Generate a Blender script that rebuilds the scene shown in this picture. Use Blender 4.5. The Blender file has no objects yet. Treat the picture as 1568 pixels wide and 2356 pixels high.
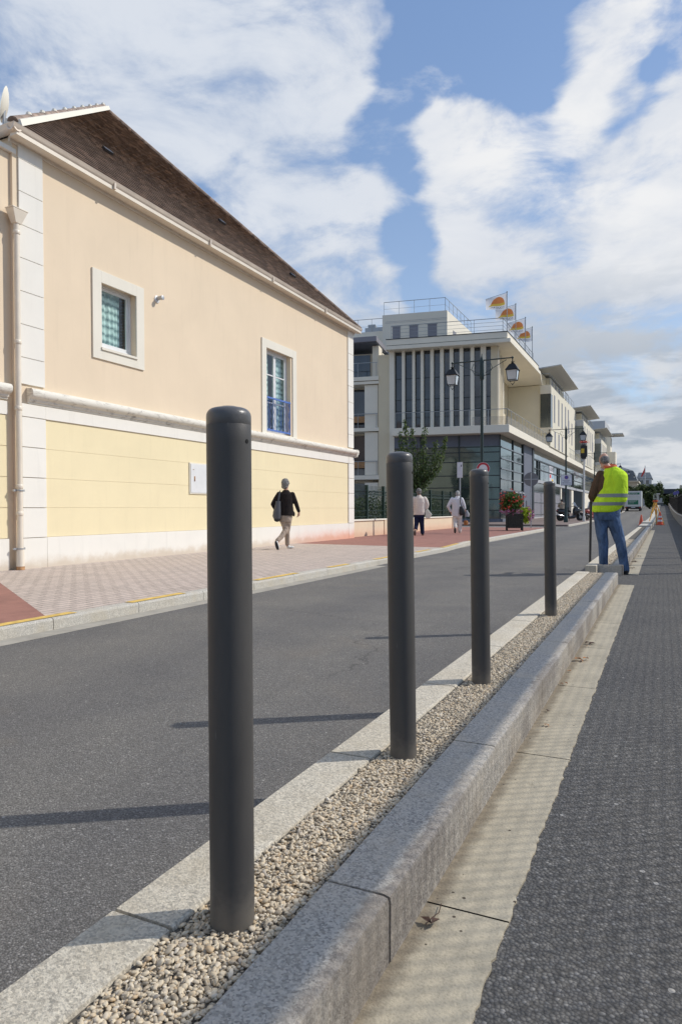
import bpy, math, random, numpy as np
from mathutils import Vector, Matrix, noise
random.seed(7); RNG = np.random.default_rng(11)
SC = bpy.context.scene; COL = SC.collection
R = math.radians
# ------------------------------------------------------------------ camera
cam_d = bpy.data.cameras.new('camera'); cam = bpy.data.objects.new('camera', cam_d); COL.objects.link(cam)
SC.camera = cam
cam_d.sensor_fit = 'VERTICAL'; cam_d.sensor_height = 36.0; cam_d.lens = 1571.0/2356.0*36.0
cam_d.clip_start = 0.05; cam_d.clip_end = 4000
cam_d.shift_y = 23.0/2356.0
_yaw, _t, _r = R(25.222), R(1.02), 0.00368
_F = Vector((-math.sin(_yaw)*math.cos(_t), math.cos(_yaw)*math.cos(_t), -math.sin(_t)))
_R0 = Vector((math.cos(_yaw), math.sin(_yaw), 0)); _U0 = _R0.cross(_F)
_Rx = _R0*math.cos(_r) - _U0*math.sin(_r); _Ux = _Rx.cross(_F)
cam.matrix_world = Matrix(((_Rx.x,_Ux.x,-_F.x,0),(_Rx.y,_Ux.y,-_F.y,0),(_Rx.z,_Ux.z,-_F.z,0.967),(0,0,0,1)))
# ------------------------------------------------------------------ sun, sky, exposure
SUN = Vector((1.18, 0.80, 1.17)).normalized()
sun_d = bpy.data.lights.new('sun', 'SUN'); sun_d.energy = 3.3; sun_d.angle = R(0.53); sun_d.color = (1.0, 0.945, 0.86)
sun = bpy.data.objects.new('sun', sun_d); COL.objects.link(sun)
sun.rotation_euler = SUN.to_track_quat('Z', 'Y').to_euler(); sun.location = (20, 20, 30)
SC.view_settings.view_transform = 'Standard'; SC.view_settings.look = 'None'
SC.view_settings.exposure = 0.0; SC.view_settings.gamma = 1.0
SC.render.engine = 'CYCLES'
SC.cycles.max_bounces = 6; SC.cycles.transparent_max_bounces = 12
world = bpy.data.worlds.new("World"); SC.world = world; world.use_nodes = True

class NT:
    """tiny node-tree helper"""
    def __init__(s, tree): s.t = tree
    def n(s, kind, **kw):
        nd = s.t.nodes.new(kind)
        for k, v in kw.items():
            if k.startswith('i_'):
                key = k[2:]; key = int(key) if key.isdigit() else key.replace('_', ' ')
                s.put(nd.inputs[key], v)
            else: setattr(nd, k, v)
        return nd
    def put(s, sock, v):
        if isinstance(v, bpy.types.NodeSocket): s.t.links.new(v, sock)
        elif isinstance(v, bpy.types.Node): s.t.links.new(v.outputs[0], sock)
        elif isinstance(v, (tuple, list)) and sock.type == 'RGBA' and len(v) == 3: sock.default_value = (*v, 1)
        else: sock.default_value = v
    def math(s, op, a, b=0.0, c=0.0, clamp=False):
        nd = s.t.nodes.new('ShaderNodeMath'); nd.operation = op; nd.use_clamp = clamp
        s.put(nd.inputs[0], a); s.put(nd.inputs[1], b); s.put(nd.inputs[2], c); return nd.outputs[0]
    def vmath(s, op, a, b=(0,0,0)):
        nd = s.t.nodes.new('ShaderNodeVectorMath'); nd.operation = op
        s.put(nd.inputs[0], a); s.put(nd.inputs[1], b)
        return nd.outputs['Value'] if op in ('DOT_PRODUCT','LENGTH') else nd.outputs[0]
    def mix(s, f, a, b, mode='MIX'):
        nd = s.t.nodes.new('ShaderNodeMix'); nd.data_type = 'RGBA'; nd.blend_type = mode
        s.put(nd.inputs[0], f); s.put(nd.inputs[6], a); s.put(nd.inputs[7], b); return nd.outputs[2]
    def ramp(s, f, stops, interp='LINEAR'):
        nd = s.t.nodes.new('ShaderNodeValToRGB'); cr = nd.color_ramp; cr.interpolation = interp
        while len(cr.elements) < len(stops): cr.elements.new(0.5)
        for e, (p, c) in zip(cr.elements, stops): e.position = p; e.color = (*c, 1) if len(c) == 3 else c
        s.put(nd.inputs[0], f); return nd.outputs[0]
    def maprange(s, v, a, b, c=0.0, d=1.0, smooth=True):
        nd = s.t.nodes.new('ShaderNodeMapRange'); nd.interpolation_type = 'SMOOTHSTEP' if smooth else 'LINEAR'
        for i, x in enumerate((v, a, b, c, d)): s.put(nd.inputs[i], x)
        return nd.outputs[0]
    def noise(s, vec, scale, detail=4, rough=0.55, dist=0.0, out=0):
        nd = s.n('ShaderNodeTexNoise', i_Scale=scale, i_Detail=detail, i_Roughness=rough, i_Distortion=dist)
        if vec is not None: s.put(nd.inputs['Vector'], vec)
        return nd.outputs[out]

w = NT(world.node_tree); world.node_tree.nodes.clear()
sky = w.n('ShaderNodeTexSky'); sky.sky_type = 'NISHITA'; sky.sun_disc = False
sky.sun_elevation = math.asin(SUN.z); sky.sun_rotation = math.atan2(SUN.x, SUN.y)
sky.air_density = 1.0; sky.dust_density = 0.6; sky.ozone_density = 1.6
tc = w.n('ShaderNodeTexCoord').outputs['Generated']
dirn = w.vmath('NORMALIZE', tc)
sep = w.n('ShaderNodeSeparateXYZ', i_0=dirn)
zz = sep.outputs['Z']
# project the direction on a cloud deck so clouds shrink towards the horizon
den = w.math('ADD', w.math('MAXIMUM', zz, 0.0), 0.62)
pv = w.n('ShaderNodeCombineXYZ', i_0=w.math('DIVIDE', sep.outputs['X'], den), i_1=w.math('DIVIDE', sep.outputs['Y'], den), i_2=w.math('MULTIPLY', zz, 1.6)).outputs[0]
BLOBS = [(-0.65, 0.553, 0.521, 0.121, 0.5), (-0.556, 0.617, 0.557, 0.127, 0.5), (-0.473, 0.688, 0.551, 0.108, 0.5), (-0.378, 0.73, 0.57, 0.095, 0.5), (-0.33, 0.75, 0.573, 0.051, 0.45), (-0.695, 0.478, 0.538, 0.21, 0.6), (-0.617, 0.579, 0.532, 0.14, 0.3), (-0.576, 0.542, 0.612, 0.191, 0.5), (-0.404, 0.756, 0.514, 0.057, 0.3), (-0.355, 0.778, 0.518, 0.038, 0.25), (-0.441, 0.755, 0.485, 0.032, 0.3), (-0.531, 0.688, 0.494, 0.032, 0.1), (-0.563, 0.686, 0.461, 0.041, 0.5), (-0.495, 0.757, 0.426, 0.051, 0.35), (-0.459, 0.786, 0.414, 0.057, 0.5), (-0.397, 0.814, 0.425, 0.057, 0.5), (-0.359, 0.841, 0.405, 0.038, 0.4), (-0.43, 0.828, 0.361, 0.07, 0.55), (-0.395, 0.863, 0.314, 0.07, 0.6), (-0.353, 0.889, 0.292, 0.038, 0.4), (-0.518, 0.732, 0.442, 0.032, 0.3), (-0.271, 0.823, 0.499, 0.032, 0.45), (-0.2, 0.834, 0.514, 0.035, 0.25), (-0.226, 0.873, 0.432, 0.07, 0.55), (-0.146, 0.879, 0.455, 0.057, 0.55), (-0.102, 0.903, 0.418, 0.051, 0.5), (-0.206, 0.909, 0.363, 0.076, 0.6), (-0.126, 0.93, 0.346, 0.083, 0.65), (-0.093, 0.863, 0.496, 0.038, 0.45), (-0.081, 0.845, 0.528, 0.038, 0.3), (-0.057, 0.836, 0.545, 0.025, 0.4), (-0.035, 0.851, 0.524, 0.029, 0.5), (-0.05, 0.864, 0.501, 0.025, 0.35), (0.0, 0.844, 0.537, 0.051, 0.5), (0.012, 0.889, 0.458, 0.038, 0.5), (-0.013, 0.907, 0.422, 0.038, 0.5), (-0.028, 0.923, 0.385, 0.057, 0.6), (0.015, 0.924, 0.382, 0.064, 0.6), (-0.064, 0.946, 0.319, 0.076, 0.6), (-0.118, 0.955, 0.273, 0.089, 0.6), (-0.013, 0.973, 0.23, 0.095, 0.6), (-0.241, 0.929, 0.282, 0.057, 0.45), (-0.183, 0.933, 0.31, 0.057, 0.5), (0.082, 0.951, 0.297, 0.159, 0.5), (-0.013, 0.992, 0.126, 0.127, 0.5), (-0.121, 0.979, 0.161, 0.127, 0.4), (-0.236, 0.788, 0.569, 0.07, -0.6), (-0.171, 0.819, 0.548, 0.07, -0.5), (-0.135, 0.847, 0.514, 0.038, -0.45), (-0.287, 0.797, 0.532, 0.045, -0.5), (-0.316, 0.825, 0.468, 0.048, -0.55), (-0.311, 0.862, 0.399, 0.045, -0.5), (-0.32, 0.885, 0.339, 0.041, -0.5), (-0.061, 0.89, 0.451, 0.038, -0.3), (-0.13, 0.813, 0.567, 0.038, -0.4), (-0.568, 0.659, 0.493, 0.038, -0.35), (-0.521, 0.709, 0.476, 0.035, -0.3), (-0.477, 0.75, 0.458, 0.025, -0.35), (0.007, 0.953, 0.304, 0.02, -0.5), (-0.341, 0.829, 0.442, 0.029, -0.4), (-0.013, 0.88, 0.475, 0.022, -0.4), (-0.309, 0.907, 0.285, 0.032, -0.4)]
warp = w.n('ShaderNodeVectorMath', operation='SCALE'); w.put(warp.inputs[0], w.vmath('SUBTRACT', w.noise(pv, 3.2, 4, .6, 0, 1), (.5,.5,.5))); warp.inputs['Scale'].default_value = .15
wdir = w.vmath('NORMALIZE', w.vmath('ADD', dirn, warp.outputs[0]))
acc = None
for (x, y, z, r, a) in BLOBS:
    dp = w.vmath('DOT_PRODUCT', wdir, (x, y, z))
    m = w.maprange(dp, math.cos(r*1.45), math.cos(r*0.30), 0.0, a)
    acc = m if acc is None else w.math('ADD', acc, m)
acc = w.math('SUBTRACT', w.math('MAXIMUM', w.math('MINIMUM', acc, .56), -.50), .10)
n1 = w.noise(pv, 3.0, 4, .5, .5)
n1b = w.noise(w.vmath('ADD', pv, (4.2, 9.1, 2.0)), 7.0, 10, .60, .3)
dens = w.math('ADD', acc, w.math('ADD', w.math('MULTIPLY', w.math('SUBTRACT', n1, .5), 2.2), w.math('MULTIPLY', w.math('SUBTRACT', n1b, .5), 3.3)))
low = w.maprange(zz, 0.20, 0.03, 0.0, .6)
mask = w.maprange(w.math('ADD', dens, low), -.20, .66)
mask = w.math('MULTIPLY', w.math('POWER', mask, .8), .97)
n2 = w.noise(w.vmath('ADD', pv, (3.1, 1.7, 0.4)), 4.5, 8, .58, .3)
thick = w.maprange(w.math('ADD', dens, w.math('MULTIPLY', n2, .5)), .35, 1.1)
shade = w.maprange(n2, .40, .62)
ccol = w.mix(shade, (.64, .69, .78), (.93, .925, .915))
ccol = w.mix(w.math('MULTIPLY', thick, .55), ccol, (.86, .87, .89))
west = w.maprange(w.vmath('DOT_PRODUCT', dirn, (-.60,.62,.50)), .88, .985, 0.0, .8)
ccol = w.mix(west, ccol, w.mix(w.maprange(n1b, .38, .62), (.50, .58, .72), (.70, .75, .83)))
n3 = w.noise(w.vmath('MULTIPLY', dirn, (2.4, 2.4, 9.0)), 2.4, 8, .58, .3)
lowg = w.maprange(zz, .38, .15, 0.0, 1.0)
ccol = w.mix(w.math('MULTIPLY', lowg, w.maprange(n3,   .41, .53, .42, 1.0)), ccol, (.42, .475, .55))
skyb = w.mix(1.0, sky.outputs[0], (.132, .133, .137), 'MULTIPLY')
skyb = w.mix(.42, skyb, w.mix(w.maprange(zz, .1, .62), (.50, .65, .86), (.265, .43, .76)))
fin = w.mix(mask, skyb, ccol)
fin = w.mix(w.maprange(zz, -.01, -.03), fin, (.16, .15, .14))
bg = w.n('ShaderNodeBackground', i_Color=fin, i_Strength=1.0)
wo = w.n('ShaderNodeOutputWorld'); w.put(wo.inputs[0], bg.outputs[0])

# ------------------------------------------------------------------ materials
MATS = {}
def new_mat(name):
    m = bpy.data.materials.new(name); m.use_nodes = True; nt = NT(m.node_tree); m.node_tree.nodes.clear()
    out = nt.n('ShaderNodeOutputMaterial'); b = nt.n('ShaderNodeBsdfPrincipled'); nt.put(out.inputs[0], b.outputs[0])
    MATS[name] = m; return m, nt, b
def obco(nt): return nt.n('ShaderNodeTexCoord').outputs['Object']
def geoco(nt): return nt.n('ShaderNodeNewGeometry').outputs['Position']
def simple(name, col, rough=.6, metal=0.0, var=.06, vs=6.0, bump=0.0, bs=60.0, spec=.5, coat=0.0, world=False):
    m, nt, b = new_mat(name)
    co = geoco(nt) if world else obco(nt)
    n = nt.noise(co, vs, 5, .6)
    lo = tuple(max(0, c*(1-var*1.6)) for c in col); hi = tuple(min(1, c*(1+var)) for c in col)
    nt.put(b.inputs['Base Color'], nt.ramp(n, [(.3, lo), (.7, hi)]))
    b.inputs['Roughness'].default_value = rough; b.inputs['Metallic'].default_value = metal
    b.inputs['Specular IOR Level'].default_value = spec
    if coat: b.inputs['Coat Weight'].default_value = coat
    if bump:
        bn = nt.noise(co, bs, 4, .6)
        bu = nt.n('ShaderNodeBump', i_Strength=bump, i_Distance=.004, i_Height=bn); nt.put(b.inputs['Normal'], bu.outputs[0])
    return m

def asphalt(name, base, coarse, bumpd, tint=(1, .985, .96), white=.006, tracks=False):
    m, nt, b = new_mat(name); co = geoco(nt)
    v = nt.n('ShaderNodeTexVoronoi', i_Scale=coarse); nt.put(v.inputs['Vector'], co)
    cellr = nt.n('ShaderNodeSeparateColor'); nt.put(cellr.inputs[0], v.outputs['Color'])
    c1 = nt.ramp(cellr.outputs[0], [(0, tuple(base*.62*t for t in tint)), (.5, tuple(base*.92*t for t in tint)), (.92, tuple(base*1.25*t for t in tint)), (1, tuple(min(1, base*1.9)*t for t in tint))])
    gap = nt.maprange(v.outputs['Distance'], .35, .75)
    c1 = nt.mix(nt.math('MULTIPLY', gap, .55), c1, tuple(base*.28*t for t in tint))
    big = nt.noise(co, 1.3, 6, .62, .3)
    c1 = nt.mix(1.0, c1, nt.ramp(big, [(.3, (.84, .84, .85)), (.7, (1.12, 1.10, 1.05))]), 'MULTIPLY')
    if tracks:   # polished wheel tracks, an oil-darkened lane centre, dirt along the kerbs, a few tar cracks
        sx = nt.n('ShaderNodeSeparateXYZ'); nt.put(sx.inputs[0], nt.vmath('ADD', co, nt.vmath('MULTIPLY', nt.noise(co, .5, 3, .5, 0, 1), (.5, 0, 0))))
        tr_ = nt.math('SINE', nt.math('MULTIPLY', nt.math('ADD', sx.outputs[0], .55), 3.9))
        c1 = nt.mix(1.0, c1, nt.ramp(nt.math('ADD', nt.math('MULTIPLY', tr_, .5), .5), [(0, (.93, .93, .94)), (1, (1.07, 1.06, 1.04))]), 'MULTIPLY')
        dk = nt.noise(nt.vmath('MULTIPLY', co, (2.2, .35, 1)), 1.1, 7, .68, .6)
        c1 = nt.mix(nt.maprange(dk, .54, .74, 0, .40), c1, tuple(base*.50*t for t in tint))
        br_ = nt.noise(co, .8, 4, .6, .4, 0); c1 = nt.mix(nt.maprange(br_, .55, .75, 0, .22), c1, (.25, .20, .14))
        ck = nt.n('ShaderNodeTexVoronoi', feature='DISTANCE_TO_EDGE', i_Scale=.42); nt.put(ck.inputs['Vector'], nt.vmath('ADD', co, nt.vmath('MULTIPLY', nt.noise(co, 2.5, 5, .65, 0, 1), (.9, .9, 0))))
        c1 = nt.mix(nt.math('MULTIPLY', nt.maprange(ck.outputs['Distance'], .008, .002), nt.maprange(nt.noise(co, .6, 2, .5), .52, .60, 0, .55)), c1, tuple(base*.3*t for t in tint))
    pale = nt.n('ShaderNodeTexVoronoi', i_Scale=coarse*.16); nt.put(pale.inputs['Vector'], co)
    ps = nt.n('ShaderNodeSeparateColor'); nt.put(ps.inputs[0], pale.outputs['Color'])
    pm = nt.math('MULTIPLY', nt.math('GREATER_THAN', ps.outputs[1], .93), nt.math('LESS_THAN', pale.outputs['Distance'], .14))
    c1 = nt.mix(nt.math('MULTIPLY', pm, .8), c1, (.48, .46, .42))
    nt.put(b.inputs['Base Color'], c1); b.inputs['Roughness'].default_value = .82
    b.inputs['Specular IOR Level'].default_value = .35
    h = nt.math('ADD', nt.math('MULTIPLY', v.outputs['Distance'], -1.0), nt.math('MULTIPLY', cellr.outputs[1], .7))
    bu = nt.n('ShaderNodeBump', i_Strength=1.0, i_Distance=bumpd, i_Height=h); nt.put(b.inputs['Normal'], bu.outputs[0])
    return m
asphalt('road_asphalt', .200, 190, .0022, (1,.970,.925), tracks=True)
asphalt('path_asphalt', .155, 120, .0038, (1, .975, .94))
asphalt('ground_dirt', .13, 20, .01)

def granite(name, pale, dark, stain=0.0, warm=(.50, .44, .33)):
    m, nt, b = new_mat(name); co = geoco(nt)
    v = nt.n('ShaderNodeTexVoronoi', i_Scale=210.0); nt.put(v.inputs['Vector'], co)
    s = nt.n('ShaderNodeSeparateColor'); nt.put(s.inputs[0], v.outputs['Color'])
    n = nt.noise(co, 90, 4, .7)
    f = nt.math('ADD', nt.math('MULTIPLY', s.outputs[0], .55), nt.math('MULTIPLY', n, .45))
    c = nt.ramp(f, [(.22, dark), (.42, tuple((a+b_)/2 for a, b_ in zip(pale, dark))), (.62, pale), (.9, tuple(min(1, x*1.18) for x in pale))])
    big = nt.noise(co, 3.0, 5, .6, .4)
    c = nt.mix(nt.maprange(big, .42, .70, 0, .55), c, warm)
    if stain:
        sp = nt.n('ShaderNodeSeparateXYZ'); nt.put(sp.inputs[0], co)
        nn = nt.noise(co, 9, 6, .65, .5)
        xx = nt.math('ADD', sp.outputs[0], nt.math('MULTIPLY', nt.math('SUBTRACT', nn, .5), .10))
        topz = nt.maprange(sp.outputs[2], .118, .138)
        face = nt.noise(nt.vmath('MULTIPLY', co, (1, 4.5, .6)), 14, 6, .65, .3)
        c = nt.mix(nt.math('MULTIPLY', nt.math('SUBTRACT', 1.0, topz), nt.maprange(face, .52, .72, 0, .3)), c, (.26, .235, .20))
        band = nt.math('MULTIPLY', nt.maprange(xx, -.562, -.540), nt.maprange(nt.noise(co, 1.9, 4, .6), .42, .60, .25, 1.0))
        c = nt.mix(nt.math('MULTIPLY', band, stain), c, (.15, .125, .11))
    nt.put(b.inputs['Base Color'], c); b.inputs['Roughness'].default_value = .8
    hb = nt.math('ADD', nt.math('MULTIPLY', n, .4), nt.noise(nt.vmath('MULTIPLY', co, (1, 1.2, .6)), 30, 8, .72, .4))
    bu = nt.n('ShaderNodeBump', i_Strength=.9, i_Distance=.011, i_Height=hb); nt.put(b.inputs['Normal'], bu.outputs[0])
    return m
granite('granite_kerb', (.57, .54, .485), (.26, .25, .23), .60, (.60, .53, .42))
granite('granite_edge', (.70, .64, .52), (.40, .365, .30), 0, (.52, .45, .33))
granite('granite_far', (.60, .57, .50), (.36, .34, .30), 0)

def concrete(name, col, speck=.25, dirtx=None):
    m, nt, b = new_mat(name); co = geoco(nt)
    n = nt.noise(co, 5, 7, .65, .3); n2 = nt.noise(co, 160, 3, .6)
    c = nt.ramp(n, [(.3, tuple(x*.74 for x in col)), (.55, col), (.75, tuple(min(1, x*1.14) for x in col))])
    c = nt.mix(speck, c, nt.ramp(n2, [(.35, tuple(x*.35 for x in col)), (.5, col), (.7, tuple(min(1, x*1.3) for x in col))]))
    st = nt.noise(co, 14, 6, .7, .8)
    c = nt.mix(nt.maprange(st, .60, .74, 0, .65), c, tuple(x*.38 for x in col))
    if dirtx is not None:   # grit and dirt collected along the kerb foot, ragged
        sx = nt.n('ShaderNodeSeparateXYZ'); nt.put(sx.inputs[0], co)
        dd = nt.math('ADD', sx.outputs[0], nt.math('MULTIPLY', nt.math('SUBTRACT', nt.noise(co, 11, 8, .7, .5), .5), .09))
        c = nt.mix(nt.maprange(dd, dirtx+.035, dirtx-.01, 0, .8), c, nt.mix(n2, (.12, .09, .055), (.34, .28, .20)))
        dots = nt.n('ShaderNodeTexVoronoi', i_Scale=34.0); nt.put(dots.inputs['Vector'], co); dsp = nt.n('ShaderNodeSeparateColor'); nt.put(dsp.inputs[0], dots.outputs['Color'])
        c = nt.mix(nt.math('MULTIPLY', nt.math('GREATER_THAN', dsp.outputs[0], .90), nt.math('LESS_THAN', dots.outputs['Distance'], .16)), c, (.09, .07, .05))
    nt.put(b.inputs['Base Color'], c); b.inputs['Roughness'].default_value = .85
    bu = nt.n('ShaderNodeBump', i_Strength=.6, i_Distance=.003, i_Height=nt.math('ADD', n2, nt.math('MULTIPLY', st, .6))); nt.put(b.inputs['Normal'], bu.outputs[0])
    return m
concrete('gutter_concrete', (.50, .44, .325), .25, -.50)
concrete('road_gutter', (.40, .37, .31), .1)
concrete('red_pavement', (.33, .155, .12), .12)
concrete('brown_pavement', (.22, .165, .145), .15)
concrete('mortar', (.115, .10, .078))
concrete('grey_paving', (.27, .25, .24), .1)
concrete('wall_concrete', (.38, .35, .31), .1)

def cobbles(name):
    m, nt, b = new_mat(name); co = geoco(nt)
    mp = nt.n('ShaderNodeMapping'); nt.put(mp.inputs[0], co); mp.inputs['Rotation'].default_value = (0, 0, R(90))
    ds = nt.vmath('ADD', mp.outputs[0], nt.vmath('MULTIPLY', nt.noise(co, 9, 3, .5, 0, 1), (.022, .022, 0)))
    br = nt.n('ShaderNodeTexBrick', offset=.5, i_Scale=1.0, i_Color1=(.60, .505, .445), i_Color2=(.50, .42, .37), i_Mortar=(.16, .125, .105))
    nt.put(br.inputs['Vector'], ds)
    br.inputs['Mortar Size'].default_value = .0075; br.inputs['Mortar Smooth'].default_value = .25
    br.inputs['Brick Width'].default_value = .20; br.inputs['Row Height'].default_value = .105
    n = nt.noise(co, 40, 5, .6)
    c = nt.mix(1.0, br.outputs[0], nt.ramp(n, [(.3, (.78, .78, .78)), (.7, (1.15, 1.15, 1.13))]), 'MULTIPLY')
    big = nt.noise(co, .9, 4, .6)
    c = nt.mix(nt.maprange(big, .35, .7, 0, .35), c, (.56, .46, .40))
    nt.put(b.inputs['Base Color'], c); b.inputs['Roughness'].default_value = .8
    h = nt.math('ADD', nt.math('MULTIPLY', br.outputs['Fac'], -1.0), nt.math('MULTIPLY', n, .3))
    bu = nt.n('ShaderNodeBump', i_Strength=.9, i_Distance=.008, i_Height=h); nt.put(b.inputs['Normal'], bu.outputs[0])
cobbles('cobbles')

def render_wall(name, col, dirt=.2, pink=0.0):
    """painted render: faint mottling, dirt near the ground, redder low down towards the red paving"""
    m, nt, b = new_mat(name); co = geoco(nt)
    n = nt.noise(co, .9, 6, .62, .4); n2 = nt.noise(co, 130, 3, .6); n3 = nt.noise(nt.vmath('MULTIPLY', co, (1, 3.2, .28)), 2.2, 8, .68, .3)
    c = nt.ramp(n, [(.3, tuple(x*.955 for x in col)), (.7, tuple(min(1, x*1.02) for x in col))])
    c = nt.mix(nt.maprange(n3, .50, .74, 0, .9*dirt), c, tuple(x*.80 for x in col))
    sp = nt.n('ShaderNodeSeparateXYZ'); nt.put(sp.inputs[0], co)
    lowz = nt.math('ADD', sp.outputs[2], nt.math('MULTIPLY', nt.noise(co, 3.5, 6, .65), -.28))
    c = nt.mix(nt.maprange(lowz, .16, -.02, 0, dirt*1.6), c, (.50, .38, .25))
    if pink:
        py = nt.math('MULTIPLY', nt.maprange(sp.outputs[1], 13.5, 19.0), nt.maprange(lowz, .34, .0, 0, pink))
        c = nt.mix(py, c, (.78, .38, .26))
    nt.put(b.inputs['Base Color'], c); b.inputs['Roughness'].default_value = .9; b.inputs['Specular IOR Level'].default_value = .2
    bu = nt.n('ShaderNodeBump', i_Strength=.28, i_Distance=.003, i_Height=n2); nt.put(b.inputs['Normal'], bu.outputs[0])
    return m
render_wall('peach_render', (.79, .650, .480), .25)
render_wall('yellow_render', (.835, .725, .475), .22)
render_wall('white_render', (.83, .80, .73), .35, .8)
render_wall('cream_trim', (.80, .755, .65), .3)
render_wall('fence_wall_render', (.76, .63, .46), .25, .3)
render_wall('pale_stucco', (.81, .755, .635), .25)
render_wall('beige_stucco', (.70, .61, .44), .2)
render_wall('sunny_stucco', (.74, .69, .56), .2)
render_wall('grey_stucco', (.46, .47, .48), .2)

def weathered(name, col, dark=(.20, .17, .14)):
    m, nt, b = new_mat(name); co = geoco(nt)
    n = nt.noise(nt.vmath('MULTIPLY', co, (1, 1, 2.5)), 5.5, 8, .68, .6); n2 = nt.noise(co, 60, 4, .6)
    c = nt.mix(nt.maprange(n, .49, .72, 0, .7), col, dark)
    c = nt.mix(.15, c, nt.ramp(n2, [(.3, tuple(x*.6 for x in col)), (.7, col)]))
    nt.put(b.inputs['Base Color'], c); b.inputs['Roughness'].default_value = .85
    bu = nt.n('ShaderNodeBump', i_Strength=.3, i_Distance=.004, i_Height=n2); nt.put(b.inputs['Normal'], bu.outputs[0])
weathered('cornice_stone', (.78, .74, .65))

def tiles(name):
    m, nt, b = new_mat(name); co = geoco(nt)
    v = nt.n('ShaderNodeTexVoronoi', i_Scale=1.0); nt.put(v.inputs['Vector'], nt.vmath('MULTIPLY', co, (9.5, 6.0, 9.5)))
    s = nt.n('ShaderNodeSeparateColor'); nt.put(s.inputs[0], v.outputs['Color'])
    n = nt.noise(co, 1.2, 6, .65, .6)
    c = nt.ramp(s.outputs[0], [(0, (.20, .145, .112)), (.5, (.29, .215, .168)), (.85, (.36, .27, .21)), (1, (.45, .32, .24))])
    c = nt.mix(nt.maprange(n, .50, .72, 0, .35), c, (.10, .075, .058))
    c = nt.mix(nt.maprange(nt.noise(co, 2.4, 4, .6), .62, .76, 0, .4), c, (.36, .20, .12))
    nt.put(b.inputs['Base Color'], c); b.inputs['Roughness'].default_value = .8
    bu = nt.n('ShaderNodeBump', i_Strength=.5, i_Distance=.01, i_Height=s.outputs[1]); nt.put(b.inputs['Normal'], bu.outputs[0])
tiles('roof_tiles')
# bollard paint: fine-textured anthracite powder coat
def bollard_paint():
    m, nt, b = new_mat('bollard_paint'); co = obco(nt)
    n = nt.noise(co, 420, 3, .6); n2 = nt.noise(nt.vmath('MULTIPLY', co, (6, 6, 1.5)), 3, 6, .65)
    c = nt.ramp(n2, [(.3, (.064, .061, .058)), (.7, (.080, .076, .072))])
    sz = nt.n('ShaderNodeSeparateXYZ'); nt.put(sz.inputs[0], co)
    dz = nt.math('ADD', sz.outputs[2], nt.math('MULTIPLY', nt.noise(co, 24, 6, .7), -.16))
    c = nt.mix(nt.math('MULTIPLY', nt.maprange(dz, .02, -.08), .32), c, (.26, .235, .195))
    sc = nt.noise(nt.vmath('MULTIPLY', co, (30, 30, 3.2)), 3.0, 3, .5); c = nt.mix(nt.maprange(sc, .72, .76, 0, .35), c, (.17, .165, .155))
    nt.put(b.inputs['Base Color'], c)
    nt.put(b.inputs['Roughness'], nt.maprange(n2, .3, .7, .48, .58)); b.inputs['Metallic'].default_value = .0; b.inputs['Specular IOR Level'].default_value = .35
    bu = nt.n('ShaderNodeBump', i_Strength=.35, i_Distance=.0012, i_Height=n); nt.put(b.inputs['Normal'], bu.outputs[0])
bollard_paint()
simple('bollard_cap', (.105, .102, .10), .32, .0, .1, 20, .15, 200)
simple('black_hole', (.004, .004, .004), .9)
simple('white_plastic', (.74, .74, .73), .35, 0, .04)
simple('grey_plastic', (.42, .43, .45), .45)
simple('white_paint_line', (.55, .56, .52), .7, 0, .2, 20, .3)
simple('yellow_paint', (.74, .50, .12), .7, 0, .25, 14, .3)
simple('cream_metal', (.76, .68, .56), .38, 0, .05, 4)
simple('cream_gutter', (.70, .60, .49), .30, 0.15, .08, 3)
simple('rusty', (.45, .25, .12), .8, 0, .4, 18)
simple('zinc', (.42, .43, .44), .45, .6)
simple('blue_metal', (.085, .17, .48), .4, 0, .08)
simple('green_metal', (.010, .034, .026), .45, .2)
simple('lamp_green', (.022, .040, .038), .42, .3)
simple('lamp_black', (.018, .020, .022), .4, .4)
simple('black_plastic', (.015, .015, .017), .4)
simple('dark_rubber', (.02, .02, .02), .8)
simple('chrome', (.62, .62, .64), .18, 1.0, .02)
simple('steel', (.42, .43, .44), .35, .9, .05)
simple('rail_grey', (.33, .35, .36), .45, .6)
simple('dark_frame', (.035, .045, .05), .4, .5)
simple('mullion', (.30, .33, .35), .35, .8)
simple('pillar_blue', (.13, .145, .185), .6, 0, .05)
simple('panel_grey', (.24, .235, .26), .55, .1, .05, 1.0)
simple('louvre_grey', (.40, .41, .43), .6)
simple('canopy_under', (.50, .50, .48), .7)
simple('wood_dark', (.025, .028, .022), .6, 0, .3, 12)
simple('rust_fence', (.030, .024, .02), .7, 0, .2)
simple('sign_white', (.70, .70, .74), .4)
simple('sign_back', (.20, .20, .21), .5, .5)
simple('sign_red', (.45, .02, .035), .4)
simple('sign_blue', (.09, .085, .32), .4)
simple('text_dark', (.06, .06, .10), .6)
simple('text_red', (.60, .06, .06), .6)
simple('text_yellow', (.75, .50, .05), .6)
simple('text_blue', (.22, .45, .62), .6)
simple('skin', (.52, .30, .21), .55, 0, .1, 12)
simple('hair_grey', (.20, .195, .19), .8, 0, .55, 60, .9, 90)
simple('hair_pale', (.42, .43, .42), .8, 0, .45, 60, .9, 90)
simple('hair_dark', (.05, .042, .038), .8, 0, .45, 60, .8, 90)
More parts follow.
